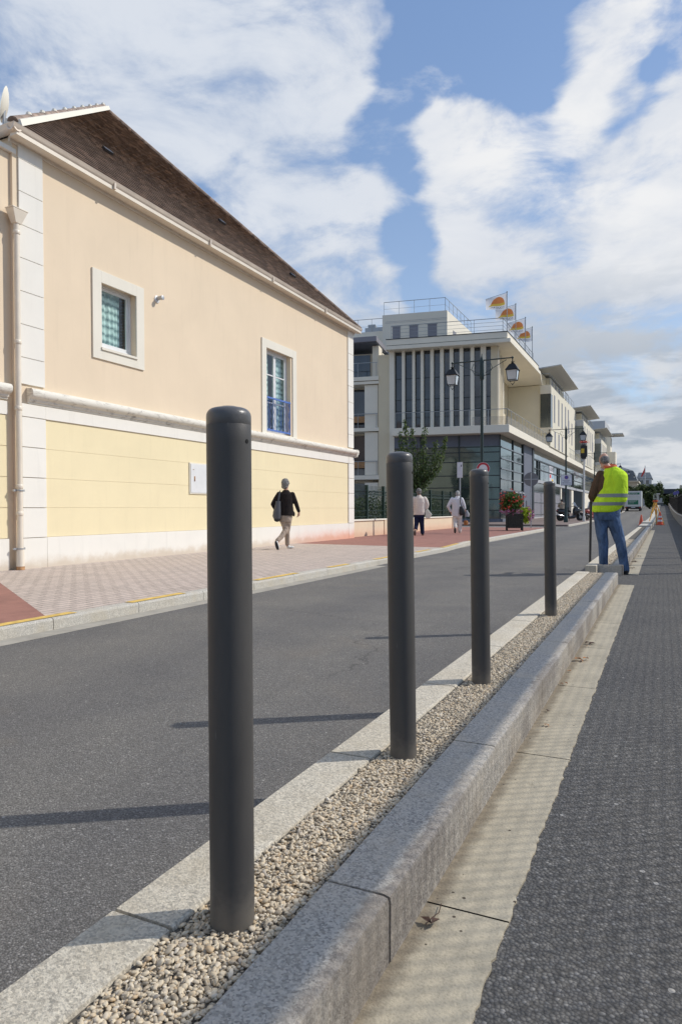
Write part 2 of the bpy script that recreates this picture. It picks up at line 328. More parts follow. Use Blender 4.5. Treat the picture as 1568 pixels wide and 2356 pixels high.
def cloth(name, col, var=.15, fold=.9, fs=9.0):
    m, nt, b = new_mat(name); co = obco(nt)
    n = nt.noise(nt.vmath('MULTIPLY', co, (1.3, 1.3, .6)), fs, 5, .6, .9)
    nt.put(b.inputs['Base Color'], nt.ramp(n, [(.3, tuple(c*(1-var) for c in col)), (.7, tuple(min(1, c*(1+var)) for c in col))]))
    b.inputs['Roughness'].default_value = .9; b.inputs['Specular IOR Level'].default_value = .15
    bu = nt.n('ShaderNodeBump', i_Strength=fold, i_Distance=.05, i_Height=n); nt.put(b.inputs['Normal'], bu.outputs[0])
cloth('jeans', (.085, .135, .235), .55, .9, 7)  # wrinkle shading is painted in too: the fold noise also darkens the colour
cloth('hi_vis', (.62, .90, .045), .10, 1.0, 6)
cloth('brown_sleeve', (.115, .072, .045), .2, .8)
cloth('jacket_black', (.022, .018, .018), .2)
cloth('beige_cloth', (.36, .29, .235), .14)
cloth('pale_cloth', (.74, .71, .66), .08)
cloth('cream_jacket', (.76, .69, .62), .06)
cloth('white_jacket', (.76, .76, .79), .06)
cloth('navy_cloth', (.016, .022, .055), .3)
cloth('tan_shirt', (.42, .36, .28), .15)
simple('reflective_grey', (.24, .27, .27), .45, 0, .08)
simple('orange_cloth', (.62, .13, .05), .8)
simple('leather_grey', (.075, .078, .09), .5)
simple('leather_black', (.015, .016, .02), .45)
simple('bag_white', (.70, .71, .62), .45)
simple('shoe_white', (.62, .61, .58), .6)
simple('shoe_black', (.012, .012, .014), .5)
simple('shoe_brown', (.10, .06, .05), .5)
simple('bark', (.055, .045, .035), .9, 0, .3, 20, .8, 40)
simple('orange_plastic', (.72, .105, .045), .5, 0, .1)
simple('orange_wood', (.80, .40, .045), .5, 0, .15, 14)
simple('tripod_head', (.60, .10, .03), .5)
simple('instrument', (.50, .52, .42), .45)
simple('truck_white', (.66, .68, .68), .4, 0, .05)
simple('truck_green', (.02, .17, .095), .5)
simple('tail_red', (.35, .02, .02), .3)
simple('car_grey', (.20, .21, .23), .3, .5)
simple('car_white', (.60, .61, .62), .3)
simple('bike_black', (.012, .012, .014), .22, 0, .1, 5, 0, 60, .6, .4)
simple('bike_red', (.35, .06, .05), .35)
simple('slate', (.13, .15, .17), .7, 0, .2, 1)
simple('far_wall', (.50, .46, .37), .9)
simple('far_white', (.55, .56, .57), .9)
simple('bridge_dark', (.055, .065, .095), .7, 0, .3, .3)
simple('leaf_dry', (.42, .17, .05), .8, 0, .4, 30)
simple('leaf_dark', (.085, .045, .03), .8, 0, .4, 30)
simple('petal_red', (.72, .07, .05), .6, 0, .3, 30)
simple('petal_pink', (.55, .20, .36), .6, 0, .4, 30)
simple('hose_rubber', (.05, .05, .05), .6)

def leaf_mat(name, a, b_, c):
    m, nt, b = new_mat(name)
    g = nt.n('ShaderNodeNewGeometry')
    nt.put(b.inputs['Base Color'], nt.ramp(g.outputs['Random Per Island'], [(0, a), (.5, b_), (1, c)]))
    b.inputs['Roughness'].default_value = .55; b.inputs['Specular IOR Level'].default_value = .3
    tr = nt.n('ShaderNodeBsdfTranslucent'); nt.put(tr.inputs[0], nt.ramp(g.outputs['Random Per Island'], [(0, b_), (1, tuple(min(1, x*1.6) for x in c))]))
    mx = nt.n('ShaderNodeMixShader', i_0=.25); nt.put(mx.inputs[1], b.outputs[0]); nt.put(mx.inputs[2], tr.outputs[0])
    out = [n for n in nt.t.nodes if n.type == 'OUTPUT_MATERIAL'][0]; nt.put(out.inputs[0], mx.outputs[0])
for nm, c in (('flag_cloth',(.80,.81,.85)),('flag_orange',(.90,.36,.13)),('flag_yellow',(.92,.68,.14))):
    m, nt, b = new_mat(nm); b.inputs['Base Color'].default_value = (*c, 1); b.inputs['Roughness'].default_value = .9
    tr = nt.n('ShaderNodeBsdfTranslucent'); tr.inputs[0].default_value = (*c, 1); mx = nt.n('ShaderNodeMixShader', i_0=.55); nt.put(mx.inputs[1], b.outputs[0]); nt.put(mx.inputs[2], tr.outputs[0])
    nt.put([n for n in nt.t.nodes if n.type == 'OUTPUT_MATERIAL'][0].inputs[0], mx.outputs[0])
leaf_mat('leaves_tree', (.045, .075, .025), (.075, .12, .038), (.15, .19, .07))
leaf_mat('leaves_hedge', (.022, .042, .016), (.045, .078, .026), (.10, .13, .06))
leaf_mat('leaves_far', (.035, .055, .025), (.055, .085, .035), (.09, .12, .05))
leaf_mat('leaves_planter', (.035, .08, .02), (.07, .14, .03), (.12, .20, .05))
leaf_mat('leaves_lime', (.20, .30, .02), (.34, .46, .03), (.45, .55, .06))
m, nt, b = new_mat('pebbles'); g = nt.n('ShaderNodeNewGeometry')
nt.put(b.inputs['Base Color'], nt.mix(.35, nt.ramp(g.outputs['Random Per Island'], [(0, (.13, .11, .085)), (.10, (.36, .29, .20)), (.22, (.50, .42, .30)), (.38, (.62, .51, .35)), (.62, (.72, .63, .47)), (.78, (.52, .345, .17)), (.84, (.76, .70, .59)), (.93, (.60, .50, .36)), (1, (.32, .29, .26))]),
    nt.ramp(nt.noise(geoco(nt), 120, 4, .6), [(.3, (.40, .32, .22)), (.7, (.78, .69, .54))])))
b.inputs['Roughness'].default_value = .7

def glass(name, base, metal, rough=.06, wob=.0):
    m, nt, b = new_mat(name); co = geoco(nt)
    n = nt.noise(co, .7, 4, .5)
    nt.put(b.inputs['Base Color'], nt.ramp(n, [(.3, tuple(x*.8 for x in base)), (.7, tuple(min(1, x*1.1) for x in base))]))
    b.inputs['Metallic'].default_value = metal; b.inputs['Roughness'].default_value = rough
    if wob:
        bu = nt.n('ShaderNodeBump', i_Strength=wob, i_Distance=.05, i_Height=nt.noise(co, .8, 2, .5)); nt.put(b.inputs['Normal'], bu.outputs[0])
glass('glass_teal', (.13, .175, .175), .75, .06, .15)
glass('glass_bright', (.50, .58, .58), .9, .05, .15)
glass('glass_dark', (.10, .108, .12), .6, .08, .25)
glass('glass_far', (.13, .15, .155), .6, .12)
m, nt, b = new_mat('window_glass')
tr = nt.n('ShaderNodeBsdfTransparent'); tr.inputs[0].default_value = (.80, .90, .88, 1); gl = nt.n('ShaderNodeBsdfGlossy'); gl.inputs['Roughness'].default_value = .03
lw_ = nt.n('ShaderNodeLayerWeight', i_Blend=.35); mx = nt.n('ShaderNodeMixShader'); nt.put(mx.inputs[0], nt.math('MULTIPLY', lw_.outputs['Facing'], .32)); nt.put(mx.inputs[1], tr.outputs[0]); nt.put(mx.inputs[2], gl.outputs[0])
nt.put([n for n in nt.t.nodes if n.type == 'OUTPUT_MATERIAL'][0].inputs[0], mx.outputs[0])
m, nt, b = new_mat('lamp_glass')
b.inputs['Base Color'].default_value = (.62, .66, .68, 1); b.inputs['Roughness'].default_value = .12; b.inputs['Transmission Weight'].default_value = .25
m, nt, b = new_mat('wire_mesh')   # fine railing mesh
tr = nt.n('ShaderNodeBsdfTransparent'); mx = nt.n('ShaderNodeMixShader'); co = geoco(nt); sp = nt.n('ShaderNodeSeparateXYZ'); nt.put(sp.inputs[0], co)
wy = nt.math('LESS_THAN', nt.math('FRACT', nt.math('MULTIPLY', sp.outputs[1], 1/.050)), .26); wz = nt.math('LESS_THAN', nt.math('FRACT', nt.math('MULTIPLY', sp.outputs[2], 1/.050)), .20)
nt.put(mx.inputs[0], nt.math('MULTIPLY', nt.math('MAXIMUM', wy, wz), .46)); nt.put(mx.inputs[1], tr.outputs[0]); nt.put(mx.inputs[2], b.outputs[0])
b.inputs['Base Color'].default_value = (.03, .024, .02, 1); nt.put([n for n in nt.t.nodes if n.type == 'OUTPUT_MATERIAL'][0].inputs[0], mx.outputs[0])
m, nt, b = new_mat('mesh_panel')   # fine perforated balcony infill: half see-through metal gauze
tr = nt.n('ShaderNodeBsdfTransparent'); mx = nt.n('ShaderNodeMixShader', i_0=.38); nt.put(mx.inputs[1], tr.outputs[0]); nt.put(mx.inputs[2], b.outputs[0])
b.inputs['Base Color'].default_value = (.33, .31, .28, 1); nt.put([n for n in nt.t.nodes if n.type == 'OUTPUT_MATERIAL'][0].inputs[0], mx.outputs[0])
# lace curtain
m, nt, b = new_mat('lace'); co = obco(nt)
wv = nt.n('ShaderNodeTexWave', wave_type='BANDS', bands_direction='Z', i_Scale=2.3, i_Distortion=3.0, i_Detail=3.0); nt.put(wv.inputs['Vector'], co); wv.inputs['Detail Scale'].default_value = 3
f = nt.math('ADD', nt.math('MULTIPLY', wv.outputs[1], .5), nt.math('MULTIPLY', nt.noise(co, 22, 4, .6), .6))
nt.put(b.inputs['Base Color'], nt.ramp(f, [(.25, (.22, .31, .31)), (.5, (.55, .66, .64)), (.8, (.85, .93, .90))])); b.inputs['Roughness'].default_value = .9
# ------------------------------------------------------------------ mesh helpers
def g(y):
    """the street climbs gently in the distance"""
    if y < 40: return 0.0
    if y < 104: return .000164*(y-40)**2
    if y < 150: return .672 + .018*(y-104)
    return 1.5
class MB:
    def __init__(s, M=None): s.v = []; s.f = []; s.M = M
    def add(s, vs, fs):
        o = len(s.v)
        if s.M is not None: vs = [tuple(s.M @ Vector(p)) for p in vs]
        s.v.extend(tuple(p) for p in vs); s.f.extend(tuple(i+o for i in f) for f in fs); return s
    def box(s, a, b):
        x0, x1 = sorted((a[0], b[0])); y0, y1 = sorted((a[1], b[1])); z0, z1 = sorted((a[2], b[2]))
        return s.add([(x0,y0,z0),(x1,y0,z0),(x1,y1,z0),(x0,y1,z0),(x0,y0,z1),(x1,y0,z1),(x1,y1,z1),(x0,y1,z1)],
                     [(0,3,2,1),(4,5,6,7),(0,1,5,4),(1,2,6,5),(2,3,7,6),(3,0,4,7)])
    def cbox(s, c, d, M=None):
        hx, hy, hz = d[0]/2, d[1]/2, d[2]/2
        vs = [Vector((sx*hx, sy*hy, sz*hz)) for sz in (-1,1) for sx, sy in ((-1,-1),(1,-1),(1,1),(-1,1))]
        if M is not None: vs = [M @ p for p in vs]
        vs = [p + Vector(c) for p in vs]
        return s.add(vs, [(0,3,2,1),(4,5,6,7),(0,1,5,4),(1,2,6,5),(2,3,7,6),(3,0,4,7)])
    def quad(s, a, b, c, d): return s.add([a,b,c,d], [(0,1,2,3)])
    def prism(s, pts, z0, z1):
        n = len(pts); area = sum(pts[i][0]*pts[(i+1)%n][1]-pts[(i+1)%n][0]*pts[i][1] for i in range(n))
        if area < 0: pts = pts[::-1]
        return s.add([(x,y,z0) for x,y in pts]+[(x,y,z1) for x,y in pts],
                     [tuple(range(n))[::-1], tuple(range(n,2*n))]+[(i,(i+1)%n,n+(i+1)%n,n+i) for i in range(n)])
    def extr(s, prof, p0, p1, up=(0,0,1), cap=True):
        """extrude a closed profile [(side, up)] from p0 to p1"""
        p0, p1 = Vector(p0), Vector(p1); d = (p1-p0).normalized(); u = Vector(up); sd = d.cross(u).normalized()
        n = len(prof)
        vs = [p0+sd*a+u*b for a,b in prof]+[p1+sd*a+u*b for a,b in prof]
        fs = [(i,(i+1)%n,n+(i+1)%n,n+i) for i in range(n)]
        if cap: fs += [tuple(range(n))[::-1], tuple(range(n,2*n))]
        return s.add(vs, fs)
    def tube(s, pts, r, n=8, cap=True):
        """tube along points; r a number or list"""
        pts = [Vector(p) for p in pts]; k = len(pts); rs = r if isinstance(r, (list, tuple)) else [r]*k
        vs = []; prev = None
        for i, p in enumerate(pts):
            d = (pts[min(i+1,k-1)]-pts[max(i-1,0)]).normalized()
            a = prev if prev is not None else (Vector((1,0,0)) if abs(d.x) < .9 else Vector((0,1,0)))
            a = (a-d*a.dot(d)).normalized(); b_ = d.cross(a); prev = a
            for j in range(n):
                t = 2*math.pi*j/n; vs.append(p+(a*math.cos(t)+b_*math.sin(t))*rs[i])
        fs = [(i*n+j, i*n+(j+1)%n, (i+1)*n+(j+1)%n, (i+1)*n+j) for i in range(k-1) for j in range(n)]
        if cap: fs += [tuple(range(n))[::-1], tuple((k-1)*n+j for j in range(n))]
        return s.add(vs, fs)
    def lathe(s, prof, c=(0,0,0), n=24, M=None):
        """prof [(r,z)] spun round the vertical through c"""
        vs = []; fs = []; k = len(prof)
        for r_, z in prof:
            for j in range(n):
                t = 2*math.pi*j/n; p = Vector((r_*math.cos(t), r_*math.sin(t), z))
                if M is not None: p = M @ p
                vs.append(p+Vector(c))
        fs = [(i*n+j, i*n+(j+1)%n, (i+1)*n+(j+1)%n, (i+1)*n+j) for i in range(k-1) for j in range(n)]
        fs += [tuple(range(n))[::-1], tuple((k-1)*n+j for j in range(n))]
        return s.add(vs, fs)
    def ball(s, c, r, n=12, M=None):
        """ellipsoid, r = number or 3-tuple"""
        rx, ry, rz = (r, r, r) if not isinstance(r, (tuple, list)) else r
        vs = []; fs = []; m_ = max(4, n//2)
        for i in range(1, m_):
            a = math.pi*i/m_
            for j in range(n):
                t = 2*math.pi*j/n; vs.append(Vector((rx*math.sin(a)*math.cos(t), ry*math.sin(a)*math.sin(t), rz*math.cos(a))))
        vs += [Vector((0,0,rz)), Vector((0,0,-rz))]; T = len(vs)-2; B = T+1
        fs = [(i*n+j, (i+1)*n+j, (i+1)*n+(j+1)%n, i*n+(j+1)%n) for i in range(m_-2) for j in range(n)]
        fs += [(T, j, (j+1)%n) for j in range(n)] + [(B, (m_-2)*n+(j+1)%n, (m_-2)*n+j) for j in range(n)]
        if M is not None: vs = [M @ v for v in vs]
        return s.add([v+Vector(c) for v in vs], fs)
    def loft(s, rings, n=20):
        """rings: (centre, rx, ry, rot) elliptical rings, horizontal unless the centre's neighbours tilt them"""
        vs = []; k = len(rings)
        for c, rx, ry, rz in rings:
            for j in range(n):
                t = 2*math.pi*j/n; x, y = rx*math.cos(t), ry*math.sin(t)
                vs.append(Vector(c)+Vector((x*math.cos(rz)-y*math.sin(rz), x*math.sin(rz)+y*math.cos(rz), 0)))
        fs = [(i*n+j, i*n+(j+1)%n, (i+1)*n+(j+1)%n, (i+1)*n+j) for i in range(k-1) for j in range(n)]
        fs += [tuple(range(n))[::-1], tuple((k-1)*n+j for j in range(n))]
        return s.add(vs, fs)
    def build(s, name, mt, parent=None, world=True, smooth=False, bevel=0, remesh=0, sm=0, angle=40):
        me = bpy.data.meshes.new(name)
        off = Vector((0,0,0))
        if parent is not None and world:
            p = parent
            while p is not None: off += p.location; p = p.parent
        vs = [(a-off.x, b_-off.y, c-off.z) for a, b_, c in s.v]
        me.from_pydata(vs, [], s.f); me.update()
        o = bpy.data.objects.new(name, me); COL.objects.link(o)
        if remesh or bevel or sm:
            if remesh:
                md = o.modifiers.new('r', 'REMESH'); md.mode = 'VOXEL'; md.voxel_size = remesh; md.use_smooth_shade = True
            if sm:
                md = o.modifiers.new('s', 'SMOOTH'); md.factor = .6; md.iterations = sm
            if bevel:
                md = o.modifiers.new('b', 'BEVEL'); md.width = bevel; md.segments = 2; md.limit_method = 'ANGLE'; md.angle_limit = R(35)
            dg = bpy.context.evaluated_depsgraph_get(); dg.update()
            nm = bpy.data.meshes.new_from_object(o.evaluated_get(dg), depsgraph=dg)
            o.modifiers.clear(); o.data = nm; bpy.data.meshes.remove(me); nm.name = name; me = nm
        me.materials.clear(); me.materials.append(MATS[mt] if isinstance(mt, str) else mt)
        if smooth or remesh:
            me.polygons.foreach_set('use_smooth', [True]*len(me.polygons))
            if not remesh: me.set_sharp_from_angle(angle=R(angle))
        if parent is not None: o.parent = parent
        return o
def tag(o, label=None, cat=None, group=None, kind=None):
    if label: o['label'] = label
    if cat: o['category'] = cat
    if group: o['group'] = group
    if kind: o['kind'] = kind
    return o
def thing(name, label, cat, loc=(0,0,0), rz=0.0, group=None):
    o = bpy.data.objects.new(name, None); COL.objects.link(o); o.location = loc; o.rotation_euler = (0,0,rz)
    o.empty_display_size = .1
    return tag(o, label, cat, group)
def each(name, mt, parent, boxes, world=True, M=None, bevel=0):
    for b in boxes:
        m_ = MB(M); m_.box(*b); m_.build(name, mt, parent, world=world, bevel=bevel)
def struct(o): o['kind'] = 'structure'; return o
def copy_tree(o, parent=None):
    c = o.copy(); COL.objects.link(c); c.parent = parent
    for ch in list(o.children): copy_tree(ch, c)
    return c
def text_mesh(s, size, M, mb):
    """append flat lettering to mb (mb.v gets the filled glyph faces); M places local xy"""
    cu = bpy.data.curves.new('t', 'FONT'); cu.body = s; cu.size = size; cu.align_x = 'CENTER'; cu.align_y = 'CENTER'; cu.resolution_u = 3
    o = bpy.data.objects.new('t', cu); COL.objects.link(o)
    dg = bpy.context.evaluated_depsgraph_get(); dg.update()
    me = bpy.data.meshes.new_from_object(o.evaluated_get(dg), depsgraph=dg)
    mb.add([M @ v.co for v in me.vertices], [tuple(p.vertices) for p in me.polygons])
    bpy.data.objects.remove(o); bpy.data.curves.remove(cu); bpy.data.meshes.remove(me)
def leaf_mesh(mb, pts, size, asp=.55, droop=.3):
    """one small folded leaf per point"""
    n = len(pts)
    th = RNG.uniform(0, 2*math.pi, n); ph = RNG.normal(-droop, .55, n); ro = RNG.uniform(-1.2, 1.2, n); sz = size*RNG.uniform(.6, 1.35, n)
    for i in range(n):
        d = Vector((math.cos(th[i])*math.cos(ph[i]), math.sin(th[i])*math.cos(ph[i]), math.sin(ph[i])))
        a = d.cross(Vector((0,0,1)));  a = a.normalized() if a.length > 1e-3 else Vector((1,0,0))
        u = d.cross(a); a = a*math.cos(ro[i])+u*math.sin(ro[i]); L = sz[i]; W = L*asp
        p = Vector(pts[i]); mb.add([p, p+d*L*.5+a*W*.5, p+d*L, p+d*L*.5-a*W*.5], [(0,1,2,3)])
def strip(mb, x0, x1, y0, y1, z, step=4.0, x0b=None, x1b=None):
    """ground-following sheet"""
    ys = [y0]
    while ys[-1] < y1-1e-6: ys.append(min(y1, ys[-1]+(step if ys[-1] > 38 else 60)))
    for a, b_ in zip(ys, ys[1:]):
        mb.quad((x0,a,z+g(a)),(x1,a,z+g(a)),(x1,b_,z+g(b_)),(x0,b_,z+g(b_)))
def wallbox(mb, x0, x1, y0, y1, z0, z1, step=6.0):
    """long box along Y following the ground"""
    ys = [y0]
    while ys[-1] < y1-1e-6: ys.append(min(y1, ys[-1]+(step if ys[-1] > 36 else 60)))
    vs = []; fs = []
    for y in ys:
        e = g(y); vs += [(x0,y,z0+e),(x1,y,z0+e),(x1,y,z1+e),(x0,y,z1+e)]
    for i in range(len(ys)-1):
        for j in range(4): fs.append((i*4+j, i*4+(j+1)%4, (i+1)*4+(j+1)%4, (i+1)*4+j))
    k = (len(ys)-1)*4; fs += [(3,2,1,0), (k,k+1,k+2,k+3)]
    mb.add(vs, fs)

# ------------------------------------------------------------------ ground, road, pavements
KZ = .147
mb = MB(); ys = [-80, 38]+list(range(42, 156, 4))+[400, 900]
for a, b_ in zip(ys, ys[1:]): mb.quad((-500,a,g(a)-.03),(500,a,g(a)-.03),(500,b_,g(b_)-.03),(-500,b_,g(b_)-.03))
struct(mb.build('ground', 'ground_dirt'))
mb = MB(); strip(mb, -4.58, -1.0, -12, 190, 0.0); struct(mb.build('road', 'road_asphalt'))
mb = MB(); strip(mb, -1.0, .92, -12, 190, -.004); struct(mb.build('cycle_path', 'path_asphalt'))
# road-side channel along the far kerb
def kx(y):   # kerb line (inner top edge)
    if y < 15.2: return -4.46
    if y < 18: return -4.46-.27*(y-15.2)/2.8
    return -4.73
mb = MB(); yy = [-12, 15.2, 16.1, 17, 18, 34]
for a, b_ in zip(yy, yy[1:]): mb.quad((kx(a)-.02,a,.004),(kx(a)+.20,a,.004),(kx(b_)+.20,b_,.004),(kx(b_)-.02,b_,.004))
struct(mb.build('road_channel', 'road_gutter'))
# pavement slabs (top at .1)
def sheet(name, mt, polys, z):
    mb = MB()
    for p in polys:
        n = len(p); mb.add([(x, y, z+g(y)) for x, y in p], [tuple(range(n))])
    return struct(mb.build(name, mt))
mb = MB(); mb.prism([(-30,-12),(kx(0)-.15,-12),(kx(0)-.15,15.2),(kx(18)-.15,18),(kx(18)-.15,34),(-30,34)], -.02, .092)
struct(mb.build('pavement', 'grey_paving'))
sheet('red_pavement', 'red_pavement', [[(-8.66,-12),(-4.6,-12),(-4.6,4.05),(-8.66,6.6)], [(-9.2,15.6),(-4.6,15.1),(-4.6,15.2),(-4.88,18),(-4.88,33.2),(-9.2,33.2)]], .096)
sheet('cobbled_pavement', 'cobbles', [[(-8.66,6.6),(-4.6,4.05),(-4.6,15.1),(-8.66,15.6)]], .0965)
# side-street mouth: dropped kerb, grey apron, then brown pavement in front of the shops
mb = MB()
mb.quad((-30,34,.006),(-4.60,34,.006),(-4.60,39.5,.006),(-30,39.5,.006)); struct(mb.build('side_street', 'road_asphalt'))
mb = MB(); strip(mb, -10.2, -4.75, 39.5, 190, .10); mb.quad((-30,39.5,.10),(-10.2,39.5,.10),(-10.2,47,.10),(-30,47,.10)); mb.box((-30,39.35,-.02),(-4.75,39.5,.10))
struct(mb.build('far_pavement', 'brown_pavement'))
# left kerb: granite stones with joints, yellow dashes painted on them
def kerb_run(name, mt, x0f, x1f, y0, y1, top, L=1.0, joint=.008, bev=.012, bot=-.05, jit=0.0, rough=0.0):
    mb = MB(); y = y0; i = 0
    while y < y1-.05:
        e = min(y1, y+L); a, b_ = y+joint/2, e-joint/2
        j = random.uniform(-jit, jit); jz = random.uniform(-jit, jit)*.6
        xa0, xa1, xb0, xb1 = x0f(a)+j, x1f(a)+j, x0f(b_)+j, x1f(b_)+j
        zt = top+jz
        o = len(mb.v)
        nseg = 12 if rough and y < 9 else 1
        vs = []; fs = []
        for k in range(nseg+1):
            t = k/nseg; yy_ = a+(b_-a)*t; l = xa0+(xb0-xa0)*t; r_ = xa1+(xb1-xa1)*t; gg = g(yy_)
            q = (lambda s_: noise.noise(Vector((yy_*6, s_, 3.1)))*rough) if nseg > 1 else (lambda s_: 0)
            e1 = bev*(1.0+(random.uniform(-.2, .5) if nseg > 1 else 0)); c = bev*.3
            if nseg > 1 and k in (0, nseg): e1 *= 1.25
            vs += [(l, yy_, bot+gg), (r_+q(5), yy_, bot+gg), (r_+q(1)*1.2, yy_, zt*.5+gg), (r_+q(2), yy_, zt-e1+gg), (r_-c+q(2)*.8, yy_, zt-c*1.2+gg), (r_-e1+q(4)*.7, yy_, zt+gg), ((l+r_)/2, yy_, zt+q(9)*.25+gg), (l+c, yy_, zt+gg), (l, yy_, zt-c+gg)]
        n = 9
        for k in range(nseg):
            for jj in range(n): fs.append((k*n+jj, k*n+(jj+1)%n, (k+1)*n+(jj+1)%n, (k+1)*n+jj))
        fs += [tuple(range(n))[::-1], tuple(nseg*n+q_ for q_ in range(n))]
        mb.add(vs, fs); y = e; i += 1
    return struct(mb.build(name, mt, smooth=True, angle=24))
kerb_run('kerb', 'granite_far', lambda y: kx(y)-.14, lambda y: kx(y), -3, 33.2, .10, 1.0, .008, .02)
kerb_run('kerb', 'granite_far', lambda y: -4.87, lambda y: -4.72, 39.5, 150, .10, 2.0, .01, .02)
mb = MB()
for a, b_ in ((2.6,4.28),(4.95,5.75),(7.15,8.2),(9.2,9.9),(11.0,11.9),(13.2,14.1),(15.0,17.0),(18.5,20.0)):
    for k in range(4):
        c, d = a+(b_-a)*k/4, a+(b_-a)*(k+1)/4
        mb.quad((kx(c)-.133,c,.1045),(kx(c)-.03,c,.1045),(kx(d)-.03,d,.1045),(kx(d)-.133,d,.1045))
struct(mb.build('painted_line', 'yellow_paint'))
# island: two kerbs with a pebble bed between
for (a, b_) in ((-1.66, 9.47), (10.75, 33.8)):
    st = 1.34-3*1.012 if a < 0 else a
    L = 1.012 if a < 0 else 1.4
    kerb_run('island_kerb', 'granite_kerb', lambda y: -.67, lambda y: -.52, st, b_, KZ, L, .007, .0095, -.03, .0012, .0028)
    kerb_run('island_kerb', 'granite_edge', lambda y: -1.02, lambda y: -.87, st-.28, b_, KZ-.002, 1.012 if a < 0 else 1.4, .010, .008, -.03, .001, .002)
    mb = MB(); mb.box((-.87, a, -.03), (-.67, b_-.01, KZ-.012)); struct(mb.build('island_bed', 'mortar'))
mb = MB(); mb.box((-1.02,34.3,-.03),(-.50,38.6,.20)); mb.box((-1.02,39.2,-.03),(-.48,42.4,.26)); mb.box((-1.02,43.2,-.03),(-.50,46,.22))
struct(mb.build('island_block', 'granite_far', bevel=.02))
mb = MB(); wallbox(mb, -1.02, -.50, 47, 150, -.03, .18); struct(mb.build('island_block', 'granite_far'))
mb = MB(); mb.box((-1.022,10.70,-.02),(-.518,10.748,.142)); struct(mb.build('island_edge', 'granite_kerb', bevel=.006))
# gutter slabs
mb = MB()
for (a, b_, L, ph) in ((-2, 9.35, 1.14, 1.59-4*1.14), (10.85, 33.5, 1.4, 10.85)):
    y = ph
    while y < b_:
        e = min(b_, y+L)
        if e-y > .1:
            n = 60 if y < 4 else (16 if y < 9 else 4); v = []; f = []
            for k in range(n+1):
                t = y+.003+(e-y-.006)*k/n
                xr = -.323+noise.noise(Vector((t*9, 0, 0)))*.008+noise.noise(Vector((t*47, 3, 0)))*.008
                v += [(-.521, t, .004), (xr, t, .004), (xr, t, -.03)]
            for k in range(n): f += [(k*3, k*3+1, k*3+4, k*3+3), (k*3+1, k*3+2, k*3+5, k*3+4)]
            mb.add(v, f)
        y = e
struct(mb.build('gutter', 'gutter_concrete'))
mb = MB()
for y in (37.5, 63, 90, 106): mb.quad((-.28,y,.004+g(y)),(.80,y,.004+g(y)),(.80,y+.35,.004+g(y+.35)),(-.28,y+.35,.004+g(y+.35)))
struct(mb.build('path_marking', 'white_paint_line'))

# ------------------------------------------------------------------ pebbles (real stones, packed)
def ico():
    t = (1+5**.5)/2
    v = np.array([(-1,t,0),(1,t,0),(-1,-t,0),(1,-t,0),(0,-1,t),(0,1,t),(0,-1,-t),(0,1,-t),(t,0,-1),(t,0,1),(-t,0,-1),(-t,0,1)], float); v /= np.linalg.norm(v[0])
    f = np.array([(0,11,5),(0,5,1),(0,1,7),(0,7,10),(0,10,11),(1,5,9),(5,11,4),(11,10,2),(10,7,6),(7,1,8),(3,9,4),(3,4,2),(3,2,6),(3,6,8),(3,8,9),(4,9,5),(2,4,11),(6,2,10),(8,6,7),(9,8,1)])
    return v, f
def sub(v, f):
    v = list(map(tuple, v)); mid = {}; nf = []
    def m_(a, b_):
        k = (min(a,b_), max(a,b_))
        if k not in mid:
            p = (np.array(v[a])+np.array(v[b_]))/2; p /= np.linalg.norm(p); v.append(tuple(p)); mid[k] = len(v)-1
        return mid[k]
    for a, b_, c in f: x, y, z = m_(a,b_), m_(b_,c), m_(c,a); nf += [(a,x,z),(b_,y,x),(c,z,y),(x,y,z)]
    return np.array(v), np.array(nf)
